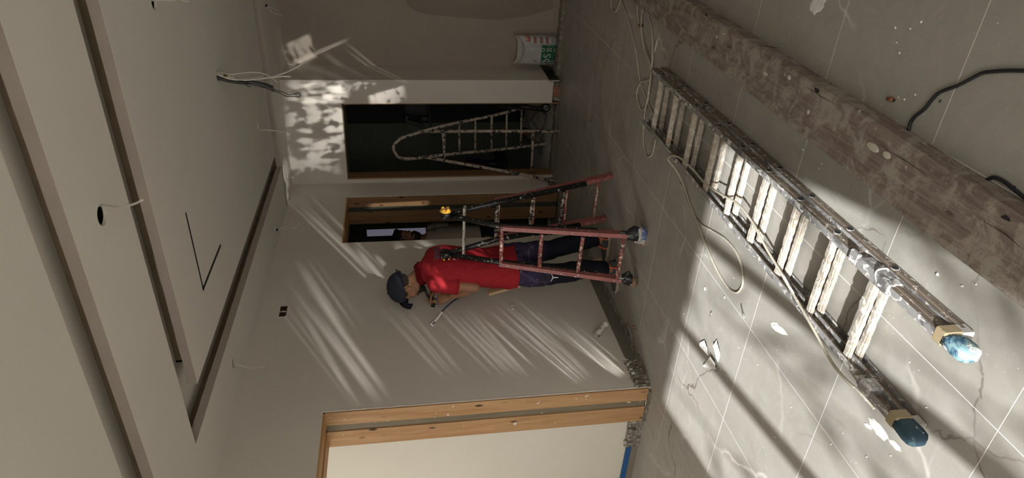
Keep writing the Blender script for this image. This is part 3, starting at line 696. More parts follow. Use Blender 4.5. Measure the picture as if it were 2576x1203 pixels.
bm = BM(); tube(bm, [at_x(1521, 818, XL+.083), at_x(1527, 812, XL+.10)], .023, 10); obj('cap', bm, M['cable_w'], t2, True)
for k, (x, y) in enumerate(((1288, 770), (1290, 778))):
    c = at_x(x, y, XL); bm = BM(); cyl(bm, c+v(.002, 0, 0), .006, .008, 0, 10); single('wall_plug', bm, M['chips'], ('upper' if k == 0 else 'lower')+' of two white plugs in the left wall below the man', 'wall plug')
c = at_y(1078, 189, YF); t2 = thing('socket_box', 'small dark socket hole in the hall wall above the paper sack', 'wall box', c)
obj('rim', boxm((c.x-.02, YF-.001, c.z-.022), (c.x+.02, YF, c.z+.022)), M['chips'], t2)
for dx in (-.012, .010): obj('hole', boxm((c.x+dx-.007, YF-.002, c.z-.02), (c.x+dx+.008, YF, c.z+.018)), M['dark'], t2)

# ================================================================== EXTENSION LADDER LYING ON THE TILES
t2 = thing('extension_ladder', 'plaster-splashed aluminium extension ladder lying flat on the tiled floor', 'ladder', (-1.33, 2.5, 0))
def rail(nm, x0, x1, ya, yb, z0, z1, side, parent=t2):
    """channel rail: web with two flanges turned inwards; x from x0 (far) to x1 (near)"""
    bm = BM(); w = .027; th = .004; ins = -side
    P = lambda y, x: x
    def sheet(prof):
        A = [bm.verts.new((x0+dx, ya, z)) for dx, z in prof]; B = [bm.verts.new((x1+dx, yb, z)) for dx, z in prof]
        n = len(prof)
        for k in range(n): bm.faces.new((A[k], A[(k+1)%n], B[(k+1)%n], B[k]))
        bm.faces.new(A); bm.faces.new(B[::-1])
    zc = (z0+z1)/2; ridge = .0025*side
    sheet([(0, z0), (0, zc-.008), (ridge, zc-.006), (ridge, zc+.006), (0, zc+.008), (0, z1), (ins*w, z1), (ins*w, z1-th), (ins*th, z1-th), (ins*th, z0+th), (ins*w, z0+th), (ins*w, z0)])
    bmesh.ops.recalc_face_normals(bm, faces=bm.faces[:])
    o = obj(nm, bm, [M['alu'], M['alu_flange']], parent)
    for p in o.data.polygons:
        if abs(p.normal.z) > .8: p.material_index = 1
    return o
BZ, FZ = (0.004, .048), (.050, .094)
RY = [1.578, 1.828, 2.080, 2.334, 2.582, 2.832, 3.110, 3.375, 3.620]
xr = lambda y: -1.136-.004*(3.8-y)/2.5; xl = lambda y: -1.505-.030*(3.8-y)/2.5
rr = rail('base_rail', xr(3.73), xr(1.27), 3.73, 1.27, *BZ, 1)
rl = rail('base_rail', xl(3.73), xl(1.27), 3.73, 1.27, *BZ, -1)
fr = rail('fly_rail', xr(3.76)-.012, xr(1.70)-.012, 3.76, 1.70, *FZ, 1)
fl = rail('fly_rail', xl(3.76)+.008, xl(1.50)+.008, 3.76, 1.50, *FZ, -1)
fr2 = rail('fly_rail_end', xr(1.665)-.008, xr(1.20)-.008, 1.665, 1.20, FZ[0], FZ[1]+.006, 1)
fl2 = rail('fly_rail_end', xl(1.47)+.004, xl(1.22)+.004, 1.47, 1.22, FZ[0], FZ[1]+.006, -1)
for k, y in enumerate(RY):
    for nm, zz, sx in (('base_rung', .026, 0), ('fly_rung', .072, .004)):
        bm = BM(); beam(bm, (xl(y)+.006+sx, y, zz), (xr(y)-.006-sx*3, y, zz), .028, .026)
        bmesh.ops.bevel(bm, geom=[e for e in bm.edges if abs((e.verts[0].co-e.verts[1].co).normalized().x) > .9], offset=.006, segments=2, affect='EDGES')
        bmesh.ops.subdivide_edges(bm, edges=[e for e in bm.edges if e.calc_length() > .2], cuts=24)
        for q in bm.verts: q.co += Vector((0, mnoise.noise(q.co*60+Vector((k, zz, 0))), mnoise.noise(q.co*55+Vector((0, k, 7)))))*.0032
        obj(nm, bm, M['rung'], t2)
    for xx, zz in ((xr(y), .026), (xr(y)-.012, .072)):
        bm = BM(); tube(bm, [(xx-.003, y, zz), (xx+.0035, y, zz)], .0140, 16); o = obj('rung_ferrule', bm, M['alu_flange'], t2)
        bm = BM(); tube(bm, [(xx, y, zz), (xx+.0042, y, zz)], .0108, 16); obj('bore', bm, M['dark'], o)
for xx, y, side in ((xr(1.2)-.021, 1.205, 1), (xl(1.22)+.019, 1.225, -1)):
    bm = BM()
    prof = [(-.018, -.030), (.018, -.030), (.022, -.012), (.022, .020), (.014, .032), (-.014, .032), (-.022, .020), (-.022, -.012)]
    rg = []
    for dy, s in ((.055, .94), (.03, 1.0), (.0, 1.06), (-.022, 1.0), (-.034, .72)): rg.append([Vector((xx+a*s, y+dy, .070+b*s*1.02)) for a, b in prof])
    loft(bm, rg); f = obj('rubber_foot', bm, M['blue'] if side < 0 else M['blue_white'], t2, True)
    obj('tape_band', boxm((xx-.024, y+.045, .040), (xx+.024, y+.085, .101), .004), M['foot_tape'], f)
for xx, y in ((xr(1.27)-.014, 1.262), (xl(1.27)+.014, 1.262)):
    bm = BM(); box(bm, (xx-.016, y-.015, .004), (xx+.016, y+.03, .046)); bmesh.ops.bevel(bm, geom=bm.edges[:], offset=.004, segments=1, affect='EDGES'); f = obj('end_cap', bm, plain('ribbed grey cap', (.42, .40, .37), .7), t2)
obj('rail_sleeve', boxm((xr(1.6)-.044, 1.49, .047), (xr(1.6)-.003, 1.66, .106), .007), M['alu_flange'], t2)
obj('rail_sleeve', boxm((xl(1.4)-.004, 1.40, .047), (xl(1.4)+.038, 1.46, .106), .007), M['alu_flange'], t2)
obj('rail_hook', boxm((xr(1.69)-.040, 1.655, .090), (xr(1.69)+.006, 1.70, .108), .004), M['alu_flange'], t2)
bm = BM(); cable(bm, [v(xr(1.5)-.045, 1.52, .092), v(xr(1.5)-.02, 1.55, .104), v(xr(1.5)+.0, 1.57, .098), v(xr(1.5)+.004, 1.575, .06), v(xr(1.5)-.01, 1.57, .05)], .0032); obj('tie_cord', bm, M['cable_w'], t2, True)

# ================================================================== PLANK
t2 = thing('scaffold_plank', 'thick weathered brown wooden plank lying right of the aluminium ladder', 'plank', (-.8, 2.5, 0))
bm = BM(); n = 70; rows = []
for i in range(n+1):
    s = i/n; y = .55+(5.6-.55)*s
    jl = mnoise.noise(Vector((y*3, 0, 0)))*.006+mnoise.noise(Vector((y*11, 3, 0)))*.003; jr = mnoise.noise(Vector((y*3, 9, 0)))*.005+mnoise.noise(Vector((y*13, 5, 0)))*.003
    xa = -.952+.034*min(1, (y-1.2)/2.9)+.036*max(0, (y-1.2)/2.9)*.9+jl; xb = xa+.203+jr-jl-.012*s
    zt = .074+mnoise.noise(Vector((y*2, 1, 4)))*.002
    rows.append([bm.verts.new(p) for p in ((xa+.002, y, 0.001), (xa, y, zt-.006), (xa+.006, y, zt), (xa+.07, y, zt+mnoise.noise(Vector((y*5, 7, 1)))*.0015), (xb-.08, y, zt), (xb-.008, y, zt), (xb, y, zt-.007), (xb+.002, y, .001))])
for A, B in zip(rows, rows[1:]):
    for k in range(8): bm.faces.new((A[k], A[(k+1)%8], B[(k+1)%8], B[k]))
bm.faces.new(rows[0]); bm.faces.new(rows[-1][::-1]); bmesh.ops.recalc_face_normals(bm, faces=bm.faces[:])
PB = obj('board', bm, M['plank'], t2)
for (x, y, r) in ((1777, 38, .011), (2055, 228, .013), (2530, 550, .010), (2548, 470, .006)):
    c = at_z(x, y, .076); bm = BM(); bmesh.ops.create_circle(bm, cap_ends=True, segments=9, radius=r, matrix=Matrix.Translation(c) @ Matrix.Diagonal((.6, 1.5, 1, 1)))
    for q in bm.verts: q.co.x += (random.random()-.5)*.006; q.co.y += (random.random()-.5)*.008
    obj('knot_hole', bm, M['dark'], t2)
for pts in (((1900, 112), (1940, 118), (1975, 122)), ((2210, 365), (2270, 400), (2330, 440)), ((2480, 560), (2530, 590), (2576, 630)), ((2030, 220), (2060, 240), (2100, 262))):
    bm = BM(); tube(bm, [at_z(x, y, .0757) for x, y in pts], [.0003]+[.0009]*(len(pts)-2)+[.0003], 5); obj('crack', bm, M['dark'], t2)
for (x, y, a, b) in ((1803, 92, .006, .012), (1985, 195, .010, .014), (2033, 282, .011, .010), (2195, 370, .014, .034), (2230, 390, .012, .02), (1820, 85, .005, .01), (1925, 185, .008, .02)):
    c = at_z(x, y, .0745); bm = BM(); ellipsoid(bm, c, (a, b, .0022), None, 10, 6); obj('plaster_drop', bm, plain('drop', (.46, .43, .36), .9) if 'drop' not in M else M['drop'], t2, True)

# ================================================================== RED A-FRAME LADDER
ZHG = 1.30
t2 = thing('step_ladder', 'worn red and black extending A-frame ladder standing beside the man', 'ladder', (-2.42, 4.03, 0))
PF, NF = (0, 3.60, 0), (0, ZHG, -(4.03-3.60)); PBk, NB = (0, 4.43, 0), (0, ZHG, .40)
F = lambda x, y: at_pl(x, y, PF, NF); B = lambda x, y: at_pl(x, y, PBk, NB)
nF = Vector((0, -ZHG, .43)).normalized(); nB = Vector((0, ZHG, .40)).normalized()
def red_rail(p, q, nrm, parent):
    bm = BM(); d, s, u = basis(q-p, nrm)
    # grooved face: three ribs along the rail
    beam(bm, p, q, .030, .052, nrm, 0)
    o = obj('red_rail', bm, M['red'], parent)
    for k in (-1, 0, 1):
        b2 = BM(); beam(b2, p+s*.0155+u*k*.015, q+s*.0155+u*k*.015, .004, .007, nrm); obj('rib', b2, M['red'], o)
    return o
fr0, fr1 = F(1262, 572), F(1578, 591); fl0, fl1 = F(1258, 662), F(1565, 704)
br0, br1 = B(1247, 508), B(1547, 440); bl0, bl1 = B(1247, 600), B(1527, 548)
red_rail(fr0, fr1, nF, t2); red_rail(fl0, fl1, nF, t2); red_rail(br0, br1, nB, t2); red_rail(bl0, bl1, nB, t2)
hr, hl = at_y(1120, 541, 4.03), at_y(1122, 640, 4.03)
hr = v(hr.x, 4.03, ZHG); hl = v(hl.x, 4.03, ZHG)
def black_pole(a, b, off, nm='black_pole'):
    bm = BM(); tube(bm, [a+off, b+off], .0195, 10); return obj(nm, bm, M['black'], t2, True)
inF = -nF*.030; inB = -nB*.030
for top, r0, r1, ins, frac in ((hr, fr0, fr1, inF, .78), (hl, fl0, fl1, inF, .80), (hr, br0, br1, inB, .72), (hl, bl0, bl1, inB, .72)):
    low = r0.lerp(r1, frac)
    bm = BM(); tube(bm, [top, r0+ins*.4, low+ins], [.0185, .021, .021], 10); obj('black_pole', bm, M['black'], t2, True)
def rung(a, b, r, mat, nm='rung'):
    bm = BM(); tube(bm, [a, b], r, 8); return obj(nm, bm, mat, t2, True)
for a, b in (((1263, 570), (1261, 667)), ((1363, 588), (1357, 672)), ((1467, 595), (1453, 685)), ((1570, 598), (1551, 704))): rung(F(*a)+nF*.012, F(*b)+nF*.012, .0145, M['red_rung'])
for a, b in (((1255, 512), (1251, 597)), ((1344, 494), (1340, 563)), ((1427, 474), (1418, 565)), ((1507, 453), (1492, 553))): rung(B(*a), B(*b), .010, M['red_rung'])
for a, b in (((1246, 514), (1242, 598)), ((1335, 497), (1328, 560)), ((1413, 478), (1403, 565))): rung(B(*a)+inB, B(*b)+inB, .013, spatter('black rung', (.03, .025, .02), (.45, .40, .34), .52, 40), 'black_rung')
a, b = at_y(1163, 525, 4.0), at_y(1161, 652, 4.0)
bm = BM(); beam(bm, v(a.x, 4.02, 1.17), v(b.x, 4.02, 1.17), .045, .016, (0, .25, 1)); obj('top_rung', bm, spatter('pale splashed step', (.40, .36, .30), (.05, .05, .04), .58, 40), t2)
for h, nm in ((hr, 'hinge'), (hl, 'hinge')):
    bm = BM(); tube(bm, [h+v(-.030, 0, 0), h+v(-.022, 0, 0), h+v(.022, 0, 0), h+v(.030, 0, 0)], [.030, .041, .041, .030], 16); hg = obj(nm, bm, M['black'], t2, True)
    if h is hr:
        bm = BM(); tube(bm, [h+v(.030, 0, 0), h+v(.040, 0, 0)], [.040, .037], 18); yc = obj('yellow_knob', bm, M['yellow'], hg, True)
        for k in range(4):
            a = math.pi/4+k*math.pi/2; bm = BM(); ellipsoid(bm, h+v(.045, .024*math.cos(a), .024*math.sin(a)), (.012, .0125, .0125), None, 10, 8); bmesh.ops.delete(bm, geom=[], context='VERTS'); obj('lug', bm, M['yellow'], hg, True)
        bm = BM(); ellipsoid(bm, h+v(.045, 0, 0), (.009, .012, .012), None, 10, 8); obj('bolt', bm, M['red'], hg, True)
    else:
        for k in (0, 2):
            a = math.pi*.9+k*.45; bm = BM(); ellipsoid(bm, h+v(-.02, .040*math.cos(a), .040*math.sin(a)), (.008, .008, .008), None, 8, 6); obj('lug', bm, M['yellow'], hg, True)
for nm, p, lab in (('pin', fr0, 0), ('pin', fl0, 0)):
    bm = BM(); ellipsoid(bm, p+nF*.03+v(0, 0, -.005), (.008, .008, .012), None, 8, 6); obj(nm, bm, M['steel'], t2, True)
# bags tied round the two front feet
def foot_wrap(c, d, label, variant):
    t3 = thing('foot_wrap', label, 'foot wrap', c)
    d = Vector(d).normalized(); _, s, u = basis(d, (0, 1, 0))
    def lump(nm, rows, mat, seed):
        bm = BM(); rg = []
        for k, (t, a, b, ox) in enumerate(rows):
            cc = c+d*t+s*ox
            rg.append([cc+(s*math.cos(q)*a+u*math.sin(q)*b)*(1+.22*mnoise.noise(Vector((q*1.5, k*1.7, seed)))) for q in [2*math.pi*i/14 for i in range(14)]])
        loft(bm, rg); return obj(nm, bm, mat, t3)
    if variant == 0:
        lump('tied_neck', [(-.035, .030, .022, 0), (.0, .026, .021, 0), (.02, .034, .026, .002)], M['bagk'], 1)
        lump('black_wrap', [(.012, .040, .030, .004), (.05, .060, .036, .010), (.085, .058, .036, .004)], M['bagk'], 2)
        lump('pale_wrap', [(.06, .052, .030, .002), (.095, .062, .038, .002), (.125, .060, .030, -.004), (.140, .020, .008, -.02)], M['bagw'], 3)
        lump('sacking', [(.10, .030, .018, -.05), (.135, .030, .016, -.052), (.150, .012, .006, -.062)], M['bagb'], 4)
        pb_ = place(text_bm('NIN', .05), c+d*.11+s*.005+Vector((.030, -.040, .004)), -s, Vector((.0, .35, 1))); obj('print', pb_, plain('blue print', (.02, .07, .35), .6), t3)
    else:
        lump('tied_neck', [(-.02, .026, .022, 0), (.015, .03, .024, 0)], M['bagw'], 5)
        lump('black_wrap', [(.0, .034, .026, .006), (.03, .046, .034, .012), (.075, .044, .034, .0)], M['bagk'], 6)
        lump('black_flap', [(.02, .008, .018, .048), (.045, .030, .012, .050), (.06, .006, .004, .062)], M['bagk'], 8)
        lump('sacking', [(.06, .036, .032, -.008), (.095, .036, .030, -.012), (.105, .030, .02, -.014)], M['bagb'], 7)
    return t3
dF = (fr1-fr0).normalized()
foot_wrap(fr1-dF*.01, dF, 'black and white plastic bag tied round the right front foot of red ladder', 0)
foot_wrap(fl1-dF*.005, dF, 'black bag and brown sacking tied round the left front foot of red ladder', 1)

# ================================================================== CREAM TUBULAR STEP LADDER IN THE DOORWAY
t2 = thing('step_ladder', 'chipped cream tubular step ladder with rounded top in the dark doorway', 'ladder', (-2.75, 6.2, 0))
jz, jy, fy, ry = 1.333, 6.26, 6.09, 6.70
Pf2, Nf2 = (0, fy, 0), (0, jz, -(jy-fy)); Pr2, Nr2 = (0, ry, 0), (0, jz, (ry-jy))
F2 = lambda x, y: at_pl(x, y, Pf2, Nf2); B2 = lambda x, y: at_pl(x, y, Pr2, Nr2)
def leg2(pts, nm, r=.0165, mat='cream'):
    bm = BM(); tube(bm, pts, r, 10); return obj(nm, bm, M[mat], t2, True)
leg2([F2(1068, 331), F2(1240, 330), F2(1408, 331)], 'front_leg'); leg2([F2(1068, 395), F2(1230, 424), F2(1330, 442), F2(1399, 457)], 'front_leg')
lp = [(1390, 252), (1312, 272), (1240, 291), (1150, 309), (1072, 328), (1040, 338), (1013, 346), (998, 357), (990, 371), (995, 387), (1007, 397), (1030, 399.5), (1070, 395), (1150, 386), (1240, 378), (1335, 367), (1378, 361)]
leg2(spline([B2(*p) for p in lp], 4), 'loop_frame')
for a, b in (((1118, 324), (1118, 391)), ((1155, 311), (1156, 388)), ((1196, 301), (1195, 384)), ((1237, 291), (1236, 379)), ((1275, 282), (1273, 376)), ((1312, 272), (1310, 371))): leg2([B2(*a), B2(*b)], 'rung', .0125)
for a, b in (((1114, 331), (1119, 402)), ((1341, 331), (1337, 442))): leg2([F2(*a), F2(*b)], 'cross_bar', .0135)

# ================================================================== CABLES ON THE FLOOR
def floor_cable(name, label, px, r, mat, z=None, n=6):
    P = [at_z(x, y, (r if len(q) == 0 else q[0])) for x, y, *q in px]
    bm = BM(); cable(bm, P, r, n, 8); return single(name, bm, mat, label, 'cable', None, True)
floor_cable('floor_cable', 'ivory cable running down from the top edge and looping over the aluminium ladder end',
    [(1562, -30), (1563, 0), (1583, 60), (1600, 130), (1612, 210), (1640, 280), (1668, 335, .01), (1690, 352, .045)], .0055, M['cable_f'])
floor_cable('floor_cable', 'ivory cable strand with a narrow loop left of the ladder head',
    [(1600, -30), (1602, 0), (1608, 60), (1622, 120), (1637, 165, .012), (1634, 200), (1612, 208, .012), (1602, 235), (1606, 262, .012), (1617, 278), (1630, 252, .014), (1636, 200, .016), (1641, 150, .018), (1640, 80), (1622, 0), (1620, -30)], .0055, M['cable_f'])
floor_cable('floor_cable', 'ivory cable strand dropping straight to a small bend by the ladder rail',
    [(1615, -30), (1619, 5), (1613, 60, .014), (1620, 120, .016), (1637, 172, .020), (1632, 230, .022), (1620, 300), (1619, 360), (1625, 388), (1632, 395), (1642, 385), (1650, 350, .01)], .0055, M['cable_f'])
floor_cable('floor_cable', 'ivory cable curl at the top edge of the photo on dusty tiles', [(1534, -30), (1537, 0), (1540, 25), (1549, 29), (1558, 12), (1564, -8), (1570, -30)], .0055, M['cable_f'])
floor_cable('floor_cable', 'long ivory cable crossing the aluminium ladder and looping onto the sunlit tiles',
    [(1868, 690), (1868, 716), (1858, 734), (1846, 735), (1830, 722), (1806, 685), (1785, 640), (1768, 598), (1752, 555), (1733, 506), (1715, 455, .02), (1699, 425, .05), (1681, 402, .092), (1690, 392, .100), (1712, 398, .100), (1742, 425, .100), (1775, 462, .100), (1815, 490, .099), (1855, 512, .099), (1893, 560, .099), (1925, 620, .100), (1965, 688, .100), (2010, 765, .100), (2050, 835, .100), (2088, 905, .100), (2122, 950, .095), (2160, 985, .05), (2185, 1012, .02), (2200, 1030, .008)], .0055, M['cable_f'])
floor_cable('floor_cable', 'ivory cable loop in the sun between the ladder and the wall',
    [(1868, 690), (1865, 668), (1850, 632), (1822, 600), (1790, 580), (1760, 562), (1738, 530), (1722, 490), (1712, 460)], .0055, M['cable_f'])
floor_cable('floor_cable', 'black cable snaking from the right edge under the wooden plank', [(2600, 178), (2576, 178), (2530, 178), (2480, 182), (2462, 188), (2430, 205), (2405, 217), (2365, 232), (2345, 250), (2325, 275), (2303, 292), (2291, 308), (2285, 330)], .0055, M['cable_k'])
floor_cable('floor_cable', 'black cable bowing out beside the near end of the wooden plank', [(2470, 460), (2490, 449), (2505, 447), (2530, 460), (2555, 480), (2576, 497), (2600, 515)], .0055, M['cable_k'])

# ================================================================== SMALL LITTER ON THE FLOOR
def pipe_bit(x, y, x2, y2, r, label):
    a, b = at_z(x, y, r), at_z(x2, y2, r); bm = BM(); tube(bm, [a, b], r, 12); o = single('copper_pipe', bm, M['copper'], label, 'pipe offcut', None, True)
    d = (b-a).normalized(); b2 = BM(); tube(b2, [b-d*.001, b+d*.0006], r*.78, 12); obj('bore', b2, M['dark'], o)
pipe_bit(2233, 248, 2248, 252, .0065, 'short copper pipe offcut on the tiles right of the plank')
pipe_bit(1608, 64, 1616, 65, .009, 'copper pipe offcut lying between the ivory cables')
pipe_bit(1594, 820, 1594, 828, .006, 'copper coloured offcut on the dusty floor by the skirting')
def chip(x, y, r, i):
    bm = BM(); c = at_z(x, y, r*.4)
    bmesh.ops.create_icosphere(bm, subdivisions=1, radius=1, matrix=Matrix.Translation(c) @ Matrix.Rotation(random.random()*6, 4, 'Z') @ Matrix.Diagonal((r, r*.65, r*.42, 1)))
    for q in bm.verts: q.co += Vector([random.random()-.5 for _ in range(3)])*r*.3; q.co.z = max(q.co.z, .0005)
    own = {0: 'large white crumb in the sun between the cable loop and the paper scraps', 1: 'white crumb in the sun nearest the tip of the ivory cable loop', 2: 'white crumb lying at the head of the dark screw', 5: 'largest white crumb in the sun between the ladder end and the plank', 6: 'white crumb in the sun closest to the plank edge', 8: 'white crumb on the shaded tiles midway between ladder and plank', 10: 'flat pale crumb on the shaded tiles above the copper offcut'}
    return single('plaster_chip', bm, M['chips'], own.get(i, 'tiny white plaster crumb lying loose on the floor tiles'), 'plaster chip', 'plaster crumbs on the floor')
for i, (x, y, r) in enumerate(((1773, 727, .011), (1823, 748, .007), (1871, 797, .007), (1788, 790, .006), (1845, 700, .003), (2358, 690, .007), (2420, 720, .006), (2342, 570, .004), (2020, 377, .006), (2060, 424, .004), (2263, 133, .006), (1906, 918, .004), (1858, 875, .005), (2288, 911, .004), (2330, 1025, .004), (2455, 715, .004), (2252, 70, .005), (2317, 55, .006), (2290, 72, .005), (2302, 238, .006), (2260, 245, .004), (1950, 1100, .004), (2180, 1150, .004), (1720, 790, .004), (2255, 107, .004), (2275, 250, .005), (2067, 412, .004), (1990, 1025, .004), (2090, 1118, .004), (2240, 1147, .004), (2120, 1090, .003))): chip(x, y, r, i)
# flat plaster smears on the tiles
for i, (x, y, a, b, rot, lab) in enumerate(((1958, 828, .016, .062, .35, 'long white plaster smear on the sunlit tiles'), (1948, 815, .008, .03, .6, 'short white plaster smear beside the long one in the sun'), (2209, 1080, .022, .05, .1, 'large white plaster patch below the blue ladder foot'), (2251, 1120, .012, .03, .2, 'smaller white plaster patch near the mullion shadow'), (2183, 1072, .008, .02, .3, 'thin white plaster streak left of the large patch'), (1650, 116, .006, .050, 1.35, 'long flaking plaster run beside the ivory cables'), (2056, 12, .03, .05, .4, 'pale scuffed patch on the tile right of the plank'))):
    c = at_z(x, y, .0006); bm = BM(); n = 18
    ps = [Vector((math.cos(q)*a*(1+.5*mnoise.noise(Vector((q*2, i, 0)))), math.sin(q)*b*(1+.4*mnoise.noise(Vector((q*3, i, 5)))), 0)) for q in [2*math.pi*k/n for k in range(n)]]
    m = Matrix.Translation(c) @ Matrix.Rotation(rot, 4, 'Z'); lo = [bm.verts.new(m @ p) for p in ps]; hi = [bm.verts.new(m @ (p*.8+Vector((0, 0, .0014)))) for p in ps]
    for k in range(n): bm.faces.new((lo[k], lo[(k+1)%n], hi[(k+1)%n], hi[k]))
    bm.faces.new(hi); bm.faces.new(lo[::-1]); single('plaster_smear', bm, M['chips'] if i != 6 else M['joint'], lab, 'plaster smear')
# crumpled scraps of paper
def scrap(poly, label, seed, lift=.025):
    bm = BM(); P = [at_z(x, y, .001) for x, y in poly]; c = sum(P, Vector())/len(P)
    vs = []
    for i, p in enumerate(P): vs.append(bm.verts.new(p+Vector((0, 0, lift*(.15+abs(mnoise.noise(Vector((i*1.7, seed, 0))))*1.5)))))
    cc = bm.verts.new(c+Vector((0, 0, .004)))
    for i in range(len(vs)): bm.faces.new((vs[i], vs[(i+1)%len(vs)], cc))
    bmesh.ops.subdivide_edges(bm, edges=bm.edges[:], cuts=3)
    for q in bm.verts: q.co += Vector((0, 0, abs(mnoise.noise(q.co*38+Vector((seed, 0, 0))))*.010))
    bmesh.ops.solidify(bm, geom=bm.faces[:], thickness=.0008)
    return single('paper_scrap', bm, M['paper'], label, 'paper scrap')
scrap([(1775, 856), (1784, 870), (1786, 895), (1778, 888), (1766, 872), (1764, 862)], 'leaf shaped scrap of paper lying in the mullion shadow', 1)
scrap([(1806, 855), (1814, 868), (1815, 890), (1811, 912), (1803, 890), (1802, 870)], 'narrow upright scrap of paper beside the mullion shadow', 2)
scrap([(1781, 908), (1795, 896), (1808, 915), (1806, 930), (1790, 928), (1772, 922)], 'crumpled paper scrap on the sunlit tiles below two others', 3)
bm = BM(); tube(bm, [at_z(1864, 765, .004), at_z(1868, 785, .008), at_z(1870, 795, .012)], [.002, .003, .006], 7); single('screw', bm, M['steel'], 'dark screw lying on the sunlit tiles', 'screw', None, True)
bm = BM(); tube(bm, [at_z(1789, 783, .003), at_z(1786, 795, .003)], .002, 6); single('nail', bm, M['cable_k'], 'small black nail on the sunlit tiles near the white crumb', 'nail')
bm = BM(); tube(bm, [at_z(2367, 252, .003), at_z(2363, 258, .003)], .002, 6); single('nail', bm, M['cable_k'], 'small dark nail on the tiles below the black cable', 'nail')
# thin sheet of clear film by the skirting
bm = BM(); c = at_z(1583, 838, .006)
rg = []
for k in range(5):
    rr_ = .018+.012*k; rg.append([Vector((c.x+rr_*.7*math.cos(q), c.y+rr_*1.5*math.sin(q), .003+.010*(1-k/4)+.004*mnoise.noise(Vector((q, k, 3))))) for q in [2*math.pi*i/14 for i in range(14)]])
loft(bm, rg[::-1], False); bm.faces.new([bm.verts[i] for i in range(0)]) if False else None
single('plastic_film', bm, plain('milky film', (.24, .22, .19), .25), 'milky crumpled plastic film by the skirting tiles', 'plastic film', None, True)
# light plank leaning behind the man
t_a, t_b = at_x(1228, 737, XL+.05), at_x(1490, 690, XL+.11)
bm = BM(); beam(bm, v(t_a.x, t_a.y, t_a.z), v(XL+.20, t_b.y+.06, .004), .055, .024, (1, 0, .2)); single('timber_batten', bm, M['lath'], 'pale timber batten leaning on the left wall behind the man', 'batten')

# ================================================================== SACK BY THE HALL WALL
SY = 6.56
t2 = thing('paper_sack', 'half open paper sack of filler standing at the hall wall', 'sack', (-1.83, SY, .0))
bm = BM(); rg = []; n = 24
sx0, sx1 = at_y(1325, 93, SY-.06).x, at_y(1325, 165, SY-.06).x; xm = (sx0+sx1)/2; hw = abs(sx0-sx1)/2
for k in range(9):
    s = k/8; z = .002+.395*s; dep = .075*(1-.55*max(0, s-.55)/.45)*(.8+.4*math.sin(math.pi*min(1, s+.15)))
    wd = hw*(.97+.05*math.sin(math.pi*s)+(.05 if k == 8 else 0))
    ring = []
    for q in [2*math.pi*i/n for i in range(n)]:
        cx, sy_ = math.cos(q), math.sin(q)
        px_ = math.copysign(abs(cx)**.6, cx)*wd; py_ = math.copysign(abs(sy_)**.8, sy_)*dep
        zz = z+(.05*abs(cx)**3-.012-(.055*(1-abs(cx)) if sy_ < 0 else -.01) if k == 8 else (-.03*(1-abs(cx)) if k == 7 and sy_ < 0 else 0))+.006*mnoise.noise(Vector((cx*3, sy_*3, k)))
        ring.append(Vector((xm+px_+.004*mnoise.noise(Vector((q*2, k*.9, 1))), SY+py_+.006*mnoise.noise(Vector((q*3, k, 4))), zz)))
    rg.append(ring)
loft(bm, rg, False); bm.faces.ensure_lookup_table()
bmesh.ops.solidify(bm, geom=bm.faces[:], thickness=.004)
sack = obj('sack_body', bm, M['paper'], t2, True)
sme = sack.data.copy(); sme.transform(Matrix.Translation(org(t2)))
def sack_print(nm, bm, mat, lift): project(bm, sme, (0, 1, 0), lift); obj(nm, bm, mat, t2)
def patch(x0, z0, x1, z1, nx=8, nz=8):
    bm = BM(); g = [[bm.verts.new((x0+(x1-x0)*i/nx, SY-.3, z0+(z1-z0)*j/nz)) for i in range(nx+1)] for j in range(nz+1)]
    for j in range(nz):
        for i in range(nx): bm.faces.new((g[j][i], g[j][i+1], g[j+1][i+1], g[j+1][i]))
    return bm
zx = lambda px_: at_y(px_, 130, SY-.07).z
xx = lambda py_: at_y(1350, py_, SY-.07).x
def proj_prep(bm):
    for q in bm.verts: q.co.y = SY-.3
    return bm
def sp(nm, bm, mat, lift=.0015):
    bmesh.ops.subdivide_edges(bm, edges=[e for e in bm.edges if e.calc_length() > .03], cuts=3)
    tb = BM(); tb.from_mesh(sme); tree = BVHTree.FromBMesh(tb); kill = []
    for q in bm.verts:
        h = tree.ray_cast(Vector((q.co.x, SY-.3, q.co.z)), Vector((0, 1, 0)))
        if h[0] is not None and h[0].y < SY: q.co = h[0]-Vector((0, lift, 0))
        else: kill.append(q)
    bmesh.ops.delete(bm, geom=kill, context='VERTS'); tb.free()
    return obj(nm, bm, mat, t2)
sp('green_panel', patch(xx(163), .004, xx(112), zx(1361)), M['green'], .0015)
sp('striped_band', patch(xx(109), .004, xx(95), zx(1334)), plain('grey stripes', (.30, .28, .27), .7), .0013)
for i in range(7):
    zz = zx(1336+i*7.5); sp('band_stripe', patch(xx(109), zz-.010, xx(95), zz, 8, 2), M['redink'] if i % 2 else M['joint'], .0042)
sp('red_label', patch(xx(106), zx(1334), xx(95), zx(1322), 8, 8), M['redink'], .0018)
sp('lettering', proj_prep(place(text_bm('18', .045, 0), (xx(100.5), SY-.3, zx(1328)), (0, 0, 1), (-1, 0, 0))), M['ink_white'], .003)
tx = place(text_bm('ENDUIT DE CHARGE', .047, 0), (xx(123.5), SY-.3, zx(1366)), (0, 0, 1), (-1, 0, 0)); zmx = max(q.co.z for q in tx.verts)
bmesh.ops.translate(tx, vec=(0, 0, zx(1325)-zmx), verts=tx.verts); bmesh.ops.delete(tx, geom=[q for q in tx.verts if q.co.z < .01], context='VERTS')
sp('lettering', proj_prep(tx), M['ink_black'], .0022)
